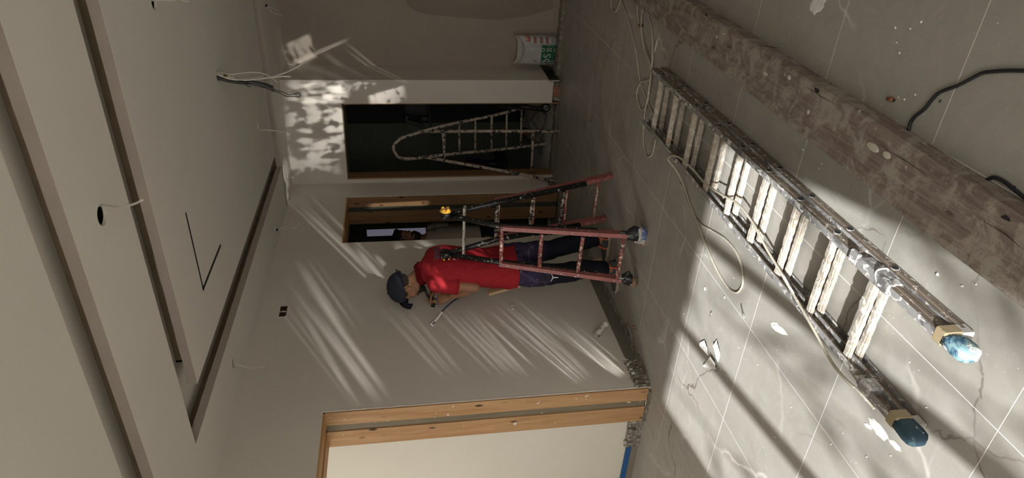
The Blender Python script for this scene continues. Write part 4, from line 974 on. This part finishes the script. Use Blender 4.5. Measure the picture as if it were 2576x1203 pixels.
tx = place(text_bm('ENDUIT DE CHARGE', .0455, 0), (xx(123.3), SY-.3, zx(1366)), (0, 0, 1), (-1, 0, 0)); zmx = max(q.co.z for q in tx.verts)
bmesh.ops.translate(tx, vec=(0, 0, zx(1325)-.002-zmx), verts=tx.verts); bmesh.ops.delete(tx, geom=[q for q in tx.verts if q.co.z < .01], context='VERTS')
sp('lettering', proj_prep(tx), M['ink_white'], .0034)
sp('lettering', proj_prep(place(text_bm('OS', .105, 0), (xx(150), SY-.3, zx(1377)), (1, 0, 0), (0, 0, 1))), plain('grey letters', (.50, .53, .50), .7), .003)
sp('lettering', proj_prep(place(text_bm('M', .03, 0), (xx(153), SY-.3, zx(1348)), (1, 0, 0), (0, 0, 1))), M['ink_black'], .0025)

# ================================================================== THINGS IN AND BEFORE THE DARK DOORWAY
t2 = thing('hanging_sack', 'dim cloth sack hanging on a bracket in the dark room', 'sack', (-2.75, 7.35, 1.4))
bm = BM(); A = at_y(1020, 268, 7.38); Bq = at_y(1076, 300, 7.38)
loft(bm, [((-2.74, 7.40, 1.24), .07, .05), ((-2.72, 7.40, 1.30), .11, .07), ((-2.70, 7.40, 1.40), .13, .07), ((-2.70, 7.40, 1.50), .11, .06), ((-2.71, 7.41, 1.54), .05, .03)]); obj('cloth', bm, M['dim_cloth'], t2, True)
bm = BM(); cable(bm, [v(-2.83, 7.40, 1.49), v(-2.88, 7.38, 1.50), v(-2.91, 7.38, 1.44), v(-2.93, 7.38, 1.36), v(-2.97, 7.38, 1.31)], .022); obj('sleeve', bm, M['dim_cloth'], t2, True)
t2 = thing('wall_bracket', 'thin grey pipe bracket on the dark wall inside the dark room', 'bracket', (-2.8, 7.4, 1.2))
bm = BM(); tube(bm, [v(-2.6, 7.42, 1.235), v(-3.0, 7.36, 1.225)], .010, 8); obj('rail', bm, M['dim_cloth'], t2, True)
bm = BM(); tube(bm, [v(-2.86, 7.38, 1.24), v(-2.86, 7.38, 1.33)], .030, 10); obj('holder', bm, M['dim_cloth'], t2, True)
t2 = thing('plastic_sheet', 'crumpled grey sheeting heaped on the floor of the dark room', 'sheeting', (-2.75, 6.95, 0))
bm = BM(); n = 22; g = []
for j in range(n+1):
    row = []
    for i in range(n+1):
        x = -3.06+.80*i/n; y = 6.72+.55*j/n
        h = .16*math.sin(math.pi*min(1, i/n*1.1))*math.sin(math.pi*j/n)+.10*abs(mnoise.noise(Vector((x*7, y*6, 2))))+.05*abs(mnoise.noise(Vector((x*17, y*15, 5))))
        row.append(bm.verts.new((x, y, .004+h)))
    g.append(row)
for j in range(n):
    for i in range(n): bm.faces.new((g[j][i], g[j][i+1], g[j+1][i+1], g[j+1][i]))
obj('sheet', bm, M['sacking'], t2)
bm = BM(); tube(bm, [v(-2.80, 6.80, .16), v(-2.83, 6.86, .27)], [.02, .028], 8); obj('red_handle', bm, M['redink'], t2, True)
a = at_y(1168, 411, 7.2); b = at_y(1222, 418, 7.2)
bm = BM(); tube(bm, [a, b], .030, 10); t3 = thing('rolled_banner', 'dark red and blue roll propped inside the dark room', 'roll', (a+b)/2); obj('red_roll', bm, plain('dull red', (.10, .015, .015), .8), t3, True)
bm = BM(); tube(bm, [a+v(.055, 0, -.03), b+v(.055, 0, -.03)], .022, 10); obj('blue_roll', bm, plain('dull navy', (.012, .018, .05), .8), t3, True)
c = at_y(1238, 414, 7.2); bm = BM(); tube(bm, [c+v(0, 0, -.05), c+v(0, 0, .05)], .055, 14); single('paint_can', bm, M['cable_k'], 'small black can in the dark room behind the cream ladder', 'can')
sh = obj('store_shelf', boxm((-3.62, 7.10, c.z-.17), (-3.28, 7.42, c.z-.052)), M['black_room']); tag(sh, 'dark low shelf against the green grey wall of the dark room', 'shelf')
# long-handled clamp leaning at the doorway edge
t2 = thing('bar_clamp', 'dark metal bar clamp with a coil leaning at the right doorway edge', 'clamp', (-2.35, 6.5, .1))
a, b = at_y(1252, 267, 6.40), at_y(1372, 279, 6.44)
bm = BM(); beam(bm, a, b, .018, .020); obj('bar', bm, spatter('dark steel', (.04, .04, .035), (.25, .23, .19), .62, 40, .4, .4), t2)
bm = BM(); beam(bm, a+v(.035, 0, .0), b+v(.035, 0, .02), .010, .012); obj('rod', bm, M['cable_k'], t2)
c = at_y(1374, 270, 6.41)
bm = BM(); cyl(bm, c, .040, .02, 1, 16); o = obj('coil_plate', bm, M['cable_k'], t2, True)
bm = BM(); P = [c+v(.03*(1-q/26)*math.cos(q), -.013, .03*(1-q/26)*math.sin(q)) for q in [k*.5 for k in range(40)]]; tube(bm, P, .0035, 6); obj('coil', bm, M['steel'], o, True)

# ================================================================== PEOPLE
def axes(f, up):
    f = Vector(f).normalized(); up = Vector(up); up = (up-f*up.dot(f)).normalized(); l = up.cross(f)
    return f, l, up, Matrix((f, l, up)).transposed()
def head(bm, c, f, up, s=1.0):
    """skull, jaw, brow, nose, lips, cheeks and ears as overlapping volumes; c is the head centre"""
    f, l, u, R = axes(f, up); c = Vector(c); P = lambda a, b, d: c+(f*a+l*b+u*d)*s
    E = lambda p, r: ellipsoid(bm, P(*p), [x*s for x in r], R, 18, 12)
    E((-.008, 0, .030), (.098, .076, .088)); E((.018, 0, -.015), (.078, .066, .085)); E((.040, 0, -.072), (.048, .048, .038))
    E((.072, 0, -.098), (.022, .024, .018)); E((.088, 0, -.016), (.014, .013, .028)); E((.100, 0, -.030), (.016, .013, .011))
    E((.078, 0, .022), (.016, .050, .010)); E((.088, 0, -.062), (.010, .022, .006)); E((.086, 0, -.073), (.010, .019, .006))
    for sd in (-1, 1):
        E((.064, sd*.040, -.022), (.020, .022, .018)); E((-.006, sd*.078, -.010), (.020, .007, .031)); E((-.012, sd*.084, .004), (.013, .005, .018))
        E((.012, sd*.055, -.068), (.045, .012, .022))
def limb(bm, pts, rs, seg=14):
    P = [Vector(p) for p in pts]
    if len(P) > 1: tube(bm, P, rs, seg)
    for p, r in zip(P, rs): ellipsoid(bm, p, (r*.985,)*3, None, seg, 8)
def hand(bm, wrist, d, n, side, curl=(.5, .7, .5), s=1.0, spread=.06):
    """palm, four unequal bent fingers and a side thumb; d points to the knuckles, n out of the palm, side = towards the thumb"""
    d = Vector(d).normalized(); n = Vector(n); n = (n-d*n.dot(d)).normalized(); t = Vector(side); t = (t-d*t.dot(d)-n*t.dot(n)).normalized()
    w = Vector(wrist); R = Matrix((d, t, n)).transposed()
    ellipsoid(bm, w+d*.046*s, (.050*s, .040*s, .017*s), R, 14, 10); ellipsoid(bm, w+d*.028*s+t*.022*s+n*.008*s, (.032*s, .020*s, .016*s), R, 12, 8)
    for k, L in enumerate((.070, .079, .073, .056)):
        off = t*(.030-.020*k)*s; p = w+d*.084*s+off-n*.002*s; ang = 0; dd = (d+t*spread*(1.5-k)).normalized(); pts = [w+d*.045*s+off, p]
        for frac, c in zip((.46, .30, .24), curl):
            ang += c; q = dd*math.cos(ang)+n*math.sin(ang); p = p+q*L*frac*s*1.1; pts.append(p)
        r = .0088*s*(1 if k < 3 else .86); tube(bm, pts, [r*1.05, r*1.06, r*1.0, r*.93, r*.72], 8)
    p = w+d*.022*s+t*.030*s+n*.006*s; pts = [p]
    for L, q in ((.040, t*.75+d*.55+n*.35), (.032, t*.25+d*.80+n*.55), (.024, t*-.05+d*.75+n*.65)): p = p+q.normalized()*L*s; pts.append(p)
    tube(bm, pts, [.0135*s, .0115*s, .0100*s, .0075*s], 8)
def shoe(parent, heel, toe, ankle, w, label=None):
    d, s, u = basis(Vector(toe)-Vector(heel)); L = (Vector(toe)-Vector(heel)).length; h = Vector(heel)
    prof = [(-.01, .55), (.03, .86), (.12, .80), (.22, .74), (.40, .76), (.62, .98), (.80, .98), (.93, .70), (1.0, .25)]
    def ring(z, k): return [h+d*L*a+s*w*.5*b*k+Vector((0, 0, z)) for a, b in prof]+[h+d*L*a-s*w*.5*b*k+Vector((0, 0, z)) for a, b in prof[::-1]]
    bm = BM(); loft(bm, [ring(.001, 1.0), ring(.016, 1.05), ring(.030, 1.02)]); so = obj('sole', bm, M['sole'], parent, True)
    bm = BM(); rows = []
    for a, hh, ww in ((.0, .060, .50), (.04, .085, .72), (.18, .100, .78), (.33, .096, .78), (.50, .072, .84), (.70, .052, .92), (.86, .042, .84), (.96, .032, .50)):
        rows.append([h+d*L*a+s*w*.5*ww*math.cos(q)+Vector((0, 0, .022+max(0, math.sin(q))*(hh-.022))) for q in [math.pi*k/10 for k in range(11)]]+[h+d*L*a-s*w*.4*ww+Vector((0, 0, .020)), h+d*L*a+s*w*.4*ww+Vector((0, 0, .020))])
    loft(bm, rows); up_ = obj('shoe', bm, M['shoe'], parent, True)
    for a, hh in ((.10, .102), (.40, .090)):
        bm = BM(); tube(bm, [h+d*L*(a+.06*abs(math.cos(q)))+s*w*.42*math.cos(q)+Vector((0, 0, .030+math.sin(q)*(hh-.028))) for q in [math.pi*k/12 for k in range(13)]], .0065, 6); obj('orange_strap', bm, M['orange'], up_, True)
    bm = BM(); tube(bm, [h+d*L*.10+s*w*.40*sd+Vector((0, 0, .085)) if a == 0 else h+d*L*.42+s*w*.43*sd+Vector((0, 0, .035)) for sd in (1,) for a in (0, 1)], .006, 6); obj('orange_strap', bm, M['orange'], up_, True)
    return up_

# ---------------------------------------------------------------- the man with the red polo shirt
YM = 4.12
p1 = thing('person', 'person in a red polo shirt and navy cap looking down at a tool', 'person', (-2.75, YM, 0))
hf, hu = Vector((-.93, -.12, -.34)), Vector((-.34, -.24, .92)); hc = v(-2.905, YM-.01, 1.585)
ftL, ftR = v(-2.735, 3.975, .085), v(-2.665, 4.275, .085)
knL, knR = v(-2.765, 3.985, .47), v(-2.715, 4.245, .46); hpL, hpR = v(-2.765, 4.035, .86), v(-2.745, 4.205, .86)
shL, shR = v(-2.775, 3.945, 1.365), v(-2.765, 4.295, 1.365)
elL, wrL = v(-2.815, 3.925, 1.095), v(-2.925, 3.985, 1.262); elR, wrR = v(-2.945, 4.285, 1.150), v(-2.975, 4.155, 1.345)
bm = BM()
head(bm, hc, hf, hu)
limb(bm, [(-2.765, YM, 1.40), (-2.800, YM, 1.47), (-2.872, YM, 1.535)], [.075, .058, .056])
limb(bm, [(-2.765, YM, .90), (-2.77, YM, 1.05), (-2.76, YM, 1.25), (-2.765, YM, 1.38)], [.10, .10, .11, .075])
for a, sd in ((shL, 1), (shR, 1)): limb(bm, [(-2.765, YM, 1.36), a], [.07, .055])
limb(bm, [shL, shL.lerp(elL, .5), elL, elL.lerp(wrL, .35), wrL], [.050, .044, .038, .040, .0265])
limb(bm, [shR, shR.lerp(elR, .5), elR, elR.lerp(wrR, .35), wrR], [.050, .044, .038, .040, .0265])
hand(bm, wrL+v(-.006, .004, .010), (-.35, .18, .92), (-.70, .62, -.35), (.5, .55, .1), (1.1, 1.3, .9), 1.0)
hdR = Vector((-.60, -.25, .76)); hand(bm, wrR+v(-.004, -.003, .008), hdR, (-.45, -.75, -.55), (.75, -.35, .45), (.9, 1.2, .8), 1.0)
for h, k, f in ((hpL, knL, ftL), (hpR, knR, ftR)): limb(bm, [h, k, f], [.085, .055, .042])
body = obj('body', fuse(bm, .0048, 5, .5), M['skin1'], p1, True)
# trousers
bm = BM()
loft(bm, [((-2.765, YM, .72), .105, .165), ((-2.765, YM, .86), .118, .172), ((-2.77, YM, .96), .118, .165)])
limb(bm, [hpL+v(0, 0, -.02), hpL.lerp(knL, .5)+v(-.012, -.004, 0), knL+v(-.004, 0, 0), knL.lerp(ftL, .5)+v(.01, 0, 0), ftL+v(.0, 0, .045)], [.102, .095, .078, .073, .062], 18)
limb(bm, [hpR+v(0, 0, -.02), hpR.lerp(knR, .5)+v(-.006, .004, 0), knR+v(-.002, 0, 0), knR.lerp(ftR, .5)+v(.012, 0, 0), ftR+v(.0, 0, .045)], [.102, .092, .075, .070, .060], 18)
me = fuse(bm, .009, 4)
for q in me.vertices:
    n_ = mnoise.noise(Vector((q.co.x*9, q.co.y*9, q.co.z*16)))*.008+mnoise.noise(Vector((q.co.x*20, q.co.y*20, q.co.z*30)))*.004
    q.co += q.normal*n_
tro = obj('trousers', me, M['trousers'], p1, True)
lg = BM(); base_p = at_y(1393, 698, 3.88); vd = Vector((-.60, .79, -.10)).normalized(); vr = Vector((.79, .60, 0)).normalized()
tw = tro.data.copy(); tw.transform(Matrix.Translation(org(p1)))
for (a0, b0), (a1, b1), w0, w1 in (((0, 0), (.030, .014), .0045, .0015), ((0, 0), (-.002, -.040), .0045, .0025), ((0, 0), (-.030, .020), .0045, .0015)):
    p, q = base_p+vr*a0+v(0, 0, b0), base_p+vr*a1+v(0, 0, b1); sd = (q-p).normalized().cross(vd); rows = []
    for k in range(7): c = p.lerp(q, k/6); w_ = w0+(w1-w0)*k/6; rows.append((lg.verts.new(c-sd*w_), lg.verts.new(c+sd*w_)))
    for A, B in zip(rows, rows[1:]): lg.faces.new((A[0], A[1], B[1], B[0]))
project(lg, tw, vd, .002); obj('white_emblem', lg, M['ink_white'], p1)
# shirt with sleeves
bm = BM()
loft(bm, [((-2.778, YM, .772), .150, .206), ((-2.775, YM, .86), .147, .202), ((-2.772, YM, .98), .136, .190), ((-2.768, YM, 1.10), .130, .188), ((-2.752, YM, 1.22), .134, .203), ((-2.745, YM, 1.32), .134, .212), ((-2.75, YM, 1.385), .120, .200), ((-2.760, YM, 1.43), .096, .150), ((-2.782, YM, 1.475), .066, .078), ((-2.790, YM, 1.485), .050, .06)])
for a, e in ((shL, elL), (shR, elR)):
    d = (e-a).normalized()
    o_ = v(0, -.004 if a is shL else .004, 0)
    limb(bm, [a+v(0, .05 if a is shL else -.05, .006), a+o_*0+v(0, 0, .004)], [.072, .070])
    tube(bm, [a+v(0, 0, .01), a.lerp(e, .25), a.lerp(e, .50)+o_, a.lerp(e, .545)+o_], [.070, .068, .064, .062], 18)
me = fuse(bm, .0075, 3)
for q in me.vertices:
    zf = max(0, min(1, (1.30-q.co.z)/.3))
    n_ = mnoise.noise(Vector((q.co.x*7, q.co.y*7, q.co.z*12)))*.010*zf+mnoise.noise(Vector((q.co.x*16+3, q.co.y*16, q.co.z*22)))*.005*zf+.0025*mnoise.noise(q.co*30)
    # long drape folds from shoulder blade to the belly
    n_ += .006*zf*math.sin((q.co.x*22+q.co.z*26+q.co.y*9))*.6
    q.co += q.normal*n_
shirt = obj('shirt', me, M['shirt'], p1, True)
bm = BM(); rg = []
for k, (dz, a, b) in enumerate(((-.018, .074, .084), (.012, .069, .076), (.034, .064, .070), (.028, .073, .079), (-.004, .084, .090))):
    rg.append([v(-2.800+math.cos(q)*a-(dz)*.65, YM+math.sin(q)*b, 1.468+dz-.34*(-math.cos(q))*a+.004*math.sin(3*q)) for q in [2*math.pi*i/28 for i in range(28)]])
loft(bm, rg, False); bmesh.ops.solidify(bm, geom=bm.faces[:], thickness=.003); obj('collar', bm, M['shirt_dark'], p1, True)
for a, e, yo in ((shL, elL, -.004), (shR, elR, .004)):
    d = (e-a).normalized(); c = a.lerp(e, .54)+v(0, yo, 0); bm = BM(); tube(bm, [c-d*.012, c+d*.008], [.0655, .0640], 20); obj('cuff', bm, M['shirt_dark'], p1, True)
smw = shirt.data.copy(); smw.transform(Matrix.Translation(org(p1)))
for s_, sz, y_, z_, mat in (('BMS', .085, YM-.005, 1.345, 'ink_blue'), ('FACADES', .026, YM, 1.272, 'ink_white'), ('A A', .034, YM-.07, 1.235, 'ink_white'), ('G', .034, YM+.115, 1.235, 'ink_white')):
    if s_ == 'FACADES': continue
    tx = place(text_bm(s_, sz, 0), (-2.3, y_, z_), (0, 1, 0), (0, 0, 1))
    bmesh.ops.subdivide_edges(tx, edges=[e for e in tx.edges if e.calc_length() > .012], cuts=2)
    tb = BM(); tb.from_mesh(smw); tree = BVHTree.FromBMesh(tb)
    for q in tx.verts:
        h = tree.ray_cast(q.co, Vector((-1, 0, 0)))
        if h[0] is not None: q.co = h[0]+h[1]*.0025
    tb.free(); obj('back_print', tx, M[mat], p1)
# beard, close hair under the cap, cap
f_, l_, u_, Rh = axes(hf, hu); H = lambda a, b, d: hc+f_*a+l_*b+u_*d
bm = BM()
for sd in (-1, 1): ellipsoid(bm, H(.038, sd*.050, -.078), (.042, .014, .026), Rh); 
ellipsoid(bm, H(.066, 0, -.106), (.036, .046, .022), Rh); ellipsoid(bm, H(.094, 0, -.055), (.010, .030, .008), Rh)
obj('beard', fuse(bm, .006, 2), M['hair'], p1, True)
bm = BM(); ellipsoid(bm, H(-.048, 0, .010), (.060, .0728, .056), Rh); 
for sd in (-1, 1): ellipsoid(bm, H(.000, sd*.064, .026), (.050, .012, .022), Rh)
obj('hair', fuse(bm, .006, 2), plain('cropped hair', (.035, .021, .014), .9, 0, .4, 140), p1, True)
cap = thing('cap', '', '', (0, 0, 0)); bpy.data.objects.remove(cap)
bm = BM(); bmesh.ops.create_uvsphere(bm, u_segments=28, v_segments=18, radius=1)
bmesh.ops.delete(bm, geom=[q for q in bm.verts if q.co.z < -.34], context='VERTS')
bmesh.ops.transform(bm, matrix=Matrix.Translation(H(-.012, 0, .042)) @ (Rh @ Matrix.Rotation(math.radians(-13), 3, 'Y')).to_4x4() @ Matrix.Diagonal((.122, .097, .100, 1)), verts=bm.verts)
bmesh.ops.solidify(bm, geom=bm.faces[:], thickness=.0025); cap = obj('cap', bm, M['cap'], p1, True)
bm = BM(); g = []
for j in range(7):
    t_ = j/6; row = []
    for i in range(13):
        q = (i/12-.5)*2; ang = q*math.radians(60); a = .088+.076*t_*math.sqrt(max(0.0, 1-q*q*.60))+.016*(1-q*q); b = (.094-.006*t_)*math.sin(ang); d_ = .098-.046*t_*t_-.088*(1-math.cos(ang))
        row.append(bm.verts.new(H(a-.02*q*q, b, d_)))
    g.append(row)
for j in range(6):
    for i in range(12): bm.faces.new((g[j][i], g[j][i+1], g[j+1][i+1], g[j+1][i]))
bmesh.ops.solidify(bm, geom=bm.faces[:], thickness=.004); obj('brim', bm, M['cap'], cap, True)
bm = BM(); tube(bm, [H(-.082-.040*math.cos(q)*1.0, .064*math.sin(q), .004-.006*math.cos(q)) for q in [math.pi*(k/10-.5) for k in range(11)]], .009, 8); obj('cap_strap', bm, M['cap'], cap, True)
bm = BM(); tube(bm, [H(-.116, -.03, .006), H(-.138, -.034, .016), H(-.146, -.030, .012)], [.008, .007, .004], 8); obj('strap_end', bm, M['cap'], cap, True)
bm = BM(); ellipsoid(bm, H(-.010, 0, .142), (.010, .010, .006), Rh, 10, 6); obj('cap_button', bm, M['cap'], cap, True)
for sd in (-1, 1):
    bm = BM(); ellipsoid(bm, H(.079, sd*.032, -.002), (.010, .012, .009), Rh, 12, 8); obj('eye', bm, M['eye'], p1, True)
shoe(p1, (-2.675, 3.985, 0), (-2.940, 3.945, 0), ftL, .105); shoe(p1, (-2.600, 4.275, 0), (-2.868, 4.262, 0), ftR, .105)

# tool held in his right hand: long handled cutter
gp = wrR+hdR.normalized()*.088+v(-.016, -.022, -.016)
t2 = thing('cable_cutter', 'black and orange long handled cutter held by the man in red', 'cutter', gp)
tip = at_y(1079, 772, gp.y); hnd = at_y(1060, 722, gp.y)
ax = (tip-hnd).normalized(); sd_ = ax.cross(Vector((0, 1, 0))).normalized()
for k in (-1, 1):
    bm = BM(); tube(bm, [gp+sd_*.010*k, gp+ax*-.05+sd_*.018*k, gp+ax*-.11+sd_*.020*k], [.009, .0105, .009], 10); hd = obj('handle', bm, M['cable_k'], t2, True)
    bm = BM(); tube(bm, [gp+sd_*.010*k+ax*.002, gp+ax*.03+sd_*.008*k], [.0105, .0095], 10); obj('orange_grip', bm, plain('orange grip', (.62, .26, .04), .5), hd, True)
bm = BM(); beam(bm, gp+ax*.025, gp+ax*.060, .020, .030, (0, 1, 0)); obj('pivot', bm, M['cable_k'], t2)
for k in (-1, 1):
    bm = BM(); tube(bm, [gp+ax*.05+sd_*.012*k, gp+ax*.075+sd_*.020*k, gp+ax*.098+sd_*.010*k], [.010, .009, .005], 8); obj('jaw', bm, M['steel'] if k > 0 else M['cable_k'], t2, True)
hang('held_cable', 'short black cable end held between both hands of the man in red', [wrL+v(-.02, .02, .05), wrL+v(-.045, .03, .035), gp+v(.0, -.01, -.06), gp+v(.02, .0, -.01)], .0042, M['cable_k'])

# ---------------------------------------------------------------- the bearded man beyond the second doorway
p2 = thing('person', 'bearded person in a grey T-shirt partly hidden beyond the left wall doorway', 'person', (-3.66, 5.98, 0))
c2 = at_x(1020, 601, -3.655); cx2, cy2, cz2 = c2
hf2, hu2 = Vector((.80, -.30, -.22)), Vector((.15, 0, 1))
bm = BM(); head(bm, c2, hf2, hu2, 1.02)
nb = v(cx2-.03, cy2+.01, cz2-.12)
limb(bm, [v(cx2-.02, cy2+.01, cz2-.06), v(cx2-.055, cy2+.02, cz2-.20)], [.055, .062])
tc = v(cx2-.07, cy2+.03, 0)
s1, s2 = tc+v(.05, .175, cz2-.285), tc+v(-.06, -.19, cz2-.285)
limb(bm, [tc+v(0, 0, cz2-.24), tc+v(0, 0, .95)], [.10, .10]); limb(bm, [tc+v(0, 0, cz2-.27), s1], [.07, .055]); limb(bm, [tc+v(0, 0, cz2-.27), s2], [.07, .055])
e1 = s1+v(.00, .05, -.28); w1 = e1+v(.00, -.10, -.22); e2 = s2+v(-.02, -.06, -.28); w2 = e2+v(.16, .03, -.17)
for a, e, w in ((s1, e1, w1), (s2, e2, w2)):
    limb(bm, [a, a.lerp(e, .5), e, e.lerp(w, .35), w], [.052, .046, .040, .041, .027]); dd = (w-e).normalized(); hand(bm, w+dd*.006, dd, (-.2, 0, -1), (0, -1 if a is s1 else 1, .2), (.4, .5, .4))
feet = []
for sy2 in (.10, -.11):
    h_ = tc+v(0, sy2*.8, .88); k_ = tc+v(.03, sy2, .47); f_2 = tc+v(0, sy2*1.05, .08); limb(bm, [h_, k_, f_2], [.09, .058, .042]); feet.append((h_, k_, f_2))
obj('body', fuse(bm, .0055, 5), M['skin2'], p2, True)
bm = BM(); loft(bm, [(tc+v(0, 0, .78), .15, .19), (tc+v(0, 0, .95), .145, .19), (tc+v(0, 0, 1.12), .135, .20), (tc+v(0, 0, cz2-.36), .13, .215), (tc+v(0, 0, cz2-.27), .115, .20), (tc+v(.005, 0, cz2-.215), .08, .13), (tc+v(.01, 0, cz2-.19), .062, .075)])
for a, e in ((s1, e1), (s2, e2)): tube(bm, [a+v(0, 0, .01), a.lerp(e, .3), a.lerp(e, .62)], [.072, .072, .068], 16); limb(bm, [a], [.073])
me = fuse(bm, .009, 3)
for q in me.vertices: q.co += q.normal*(mnoise.noise(q.co*9)*.008+mnoise.noise(q.co*22)*.003)
tee = obj('t_shirt', me, M['tee'], p2, True)
tmw = tee.data.copy(); tmw.transform(Matrix.Translation(org(p2)))
pc = at_x(1092, 575.5, cx2+.05)
def tee_print(bm_):
    tb = BM(); tb.from_mesh(tmw); tree = BVHTree.FromBMesh(tb)
    for q in bm_.verts:
        dr = Vector((-.55, .83, 0)); h = tree.ray_cast(q.co-dr*.6, dr)
        if h[0] is not None: q.co = h[0]+h[1]*.003
    tb.free(); return obj('chest_print', bm_, M['ink_black'], p2)
pr = Vector((.83, .55, 0)).normalized()
bm = BM(); tube(bm, [pc+pr*.034*math.cos(q)+v(0, 0, .022*math.sin(q)) for q in [2*math.pi*k/28 for k in range(29)]], .0022, 4, False); tee_print(bm)
tx = place(text_bm('Le', .034, 0), pc, pr, (0, 0, 1)); tee_print(tx)
bm = BM(); loft(bm, [(tc+v(0, 0, .70), .11, .17), (tc+v(0, 0, .88), .125, .178), (tc+v(0, 0, .98), .12, .17)])
for h_, k_, f_2 in feet: limb(bm, [h_, h_.lerp(k_, .5), k_, f_2+v(0, 0, .03)], [.105, .095, .078, .062])
obj('trousers', fuse(bm, .010, 4), M['trousers2'], p2, True)
f2_, l2_, u2_, R2h = axes(hf2, hu2); H2 = lambda a, b, d: c2+(f2_*a+l2_*b+u2_*d)*1.02
bm = BM(); ellipsoid(bm, H2(-.022, 0, .052), (.108, .090, .088), R2h); ellipsoid(bm, H2(.045, 0, .105), (.052, .066, .030), R2h); ellipsoid(bm, H2(-.055, 0, -.01), (.062, .078, .06), R2h)
me = fuse(bm, .006, 2)
for q in me.vertices: q.co += q.normal*mnoise.noise(q.co*55)*.010
obj('hair', me, M['hair'], p2, True)
bm = BM(); ellipsoid(bm, H2(.066, 0, -.108), (.044, .054, .040), R2h); ellipsoid(bm, H2(.088, 0, -.050), (.012, .034, .010), R2h)
for sd in (-1, 1): ellipsoid(bm, H2(.040, sd*.056, -.078), (.044, .016, .034), R2h); ellipsoid(bm, H2(.010, sd*.070, -.035), (.016, .010, .032), R2h); ellipsoid(bm, H2(.086, sd*.030, .022), (.008, .020, .006), R2h)
me = fuse(bm, .006, 2)
for q in me.vertices: q.co += q.normal*mnoise.noise(q.co*60)*.007
obj('beard', me, M['hair'], p2, True)
for sd in (-1, 1):
    bm = BM(); ellipsoid(bm, H2(.079, sd*.032, -.002), (.010, .012, .009), R2h, 12, 8); obj('eye', bm, M['eye'], p2, True)
for (h_, k_, f_2), yy in zip(feet, (.02, -.03)): shoe(p2, f_2+v(-.07, 0, -.08), f_2+v(.19, yy, -.08), f_2, .10)

# ================================================================== BAMBOO OUTSIDE THE GLAZED DOOR (it throws the soft leaf shadows)
random.seed(21)
t2 = thing('bamboo_plant', 'clump of bamboo outside the glazed door behind the camera', 'bamboo', (-.6, -4.6, 0))
lv = BM()
for k in range(9):
    x = -1.9+2.75*k/8+(random.random()-.5)*.2; y = -4.6+(random.random()-.5)*1.4; H_ = 3.0+random.random()*2.2; lean = (random.random()-.5)*.7
    P = [v(x+lean*s*s, y, H_*s) for s in (0, .25, .5, .75, 1)]; bm = BM(); tube(bm, spline(P, 4), [.016-.009*i/16 for i in range(17)], 6); obj('cane', bm, M['cane'], t2)
    for j in range(15):
        s = .18+.8*random.random(); c = v(x+lean*s*s, y, H_*s); L = .28+.26*random.random(); a = random.random()*6.28; dn = -.2-.7*random.random()
        d = Vector((math.cos(a), .5*math.sin(a), dn)).normalized(); w = d.cross(Vector((0, 1, .2))).normalized()*(.018+.022*random.random())
        q = [lv.verts.new(p) for p in (c, c+d*L*.35+w, c+d*L, c+d*L*.35-w)]; lv.faces.new(q)
bmesh.ops.solidify(lv, geom=lv.faces[:], thickness=.0006)
o = obj('foliage', lv, M['leaf'], t2); o['kind'] = 'stuff'
for q in list(S.objects):
    if q.type == 'MESH' and q.parent is not None and 'category' in q: del q['category']
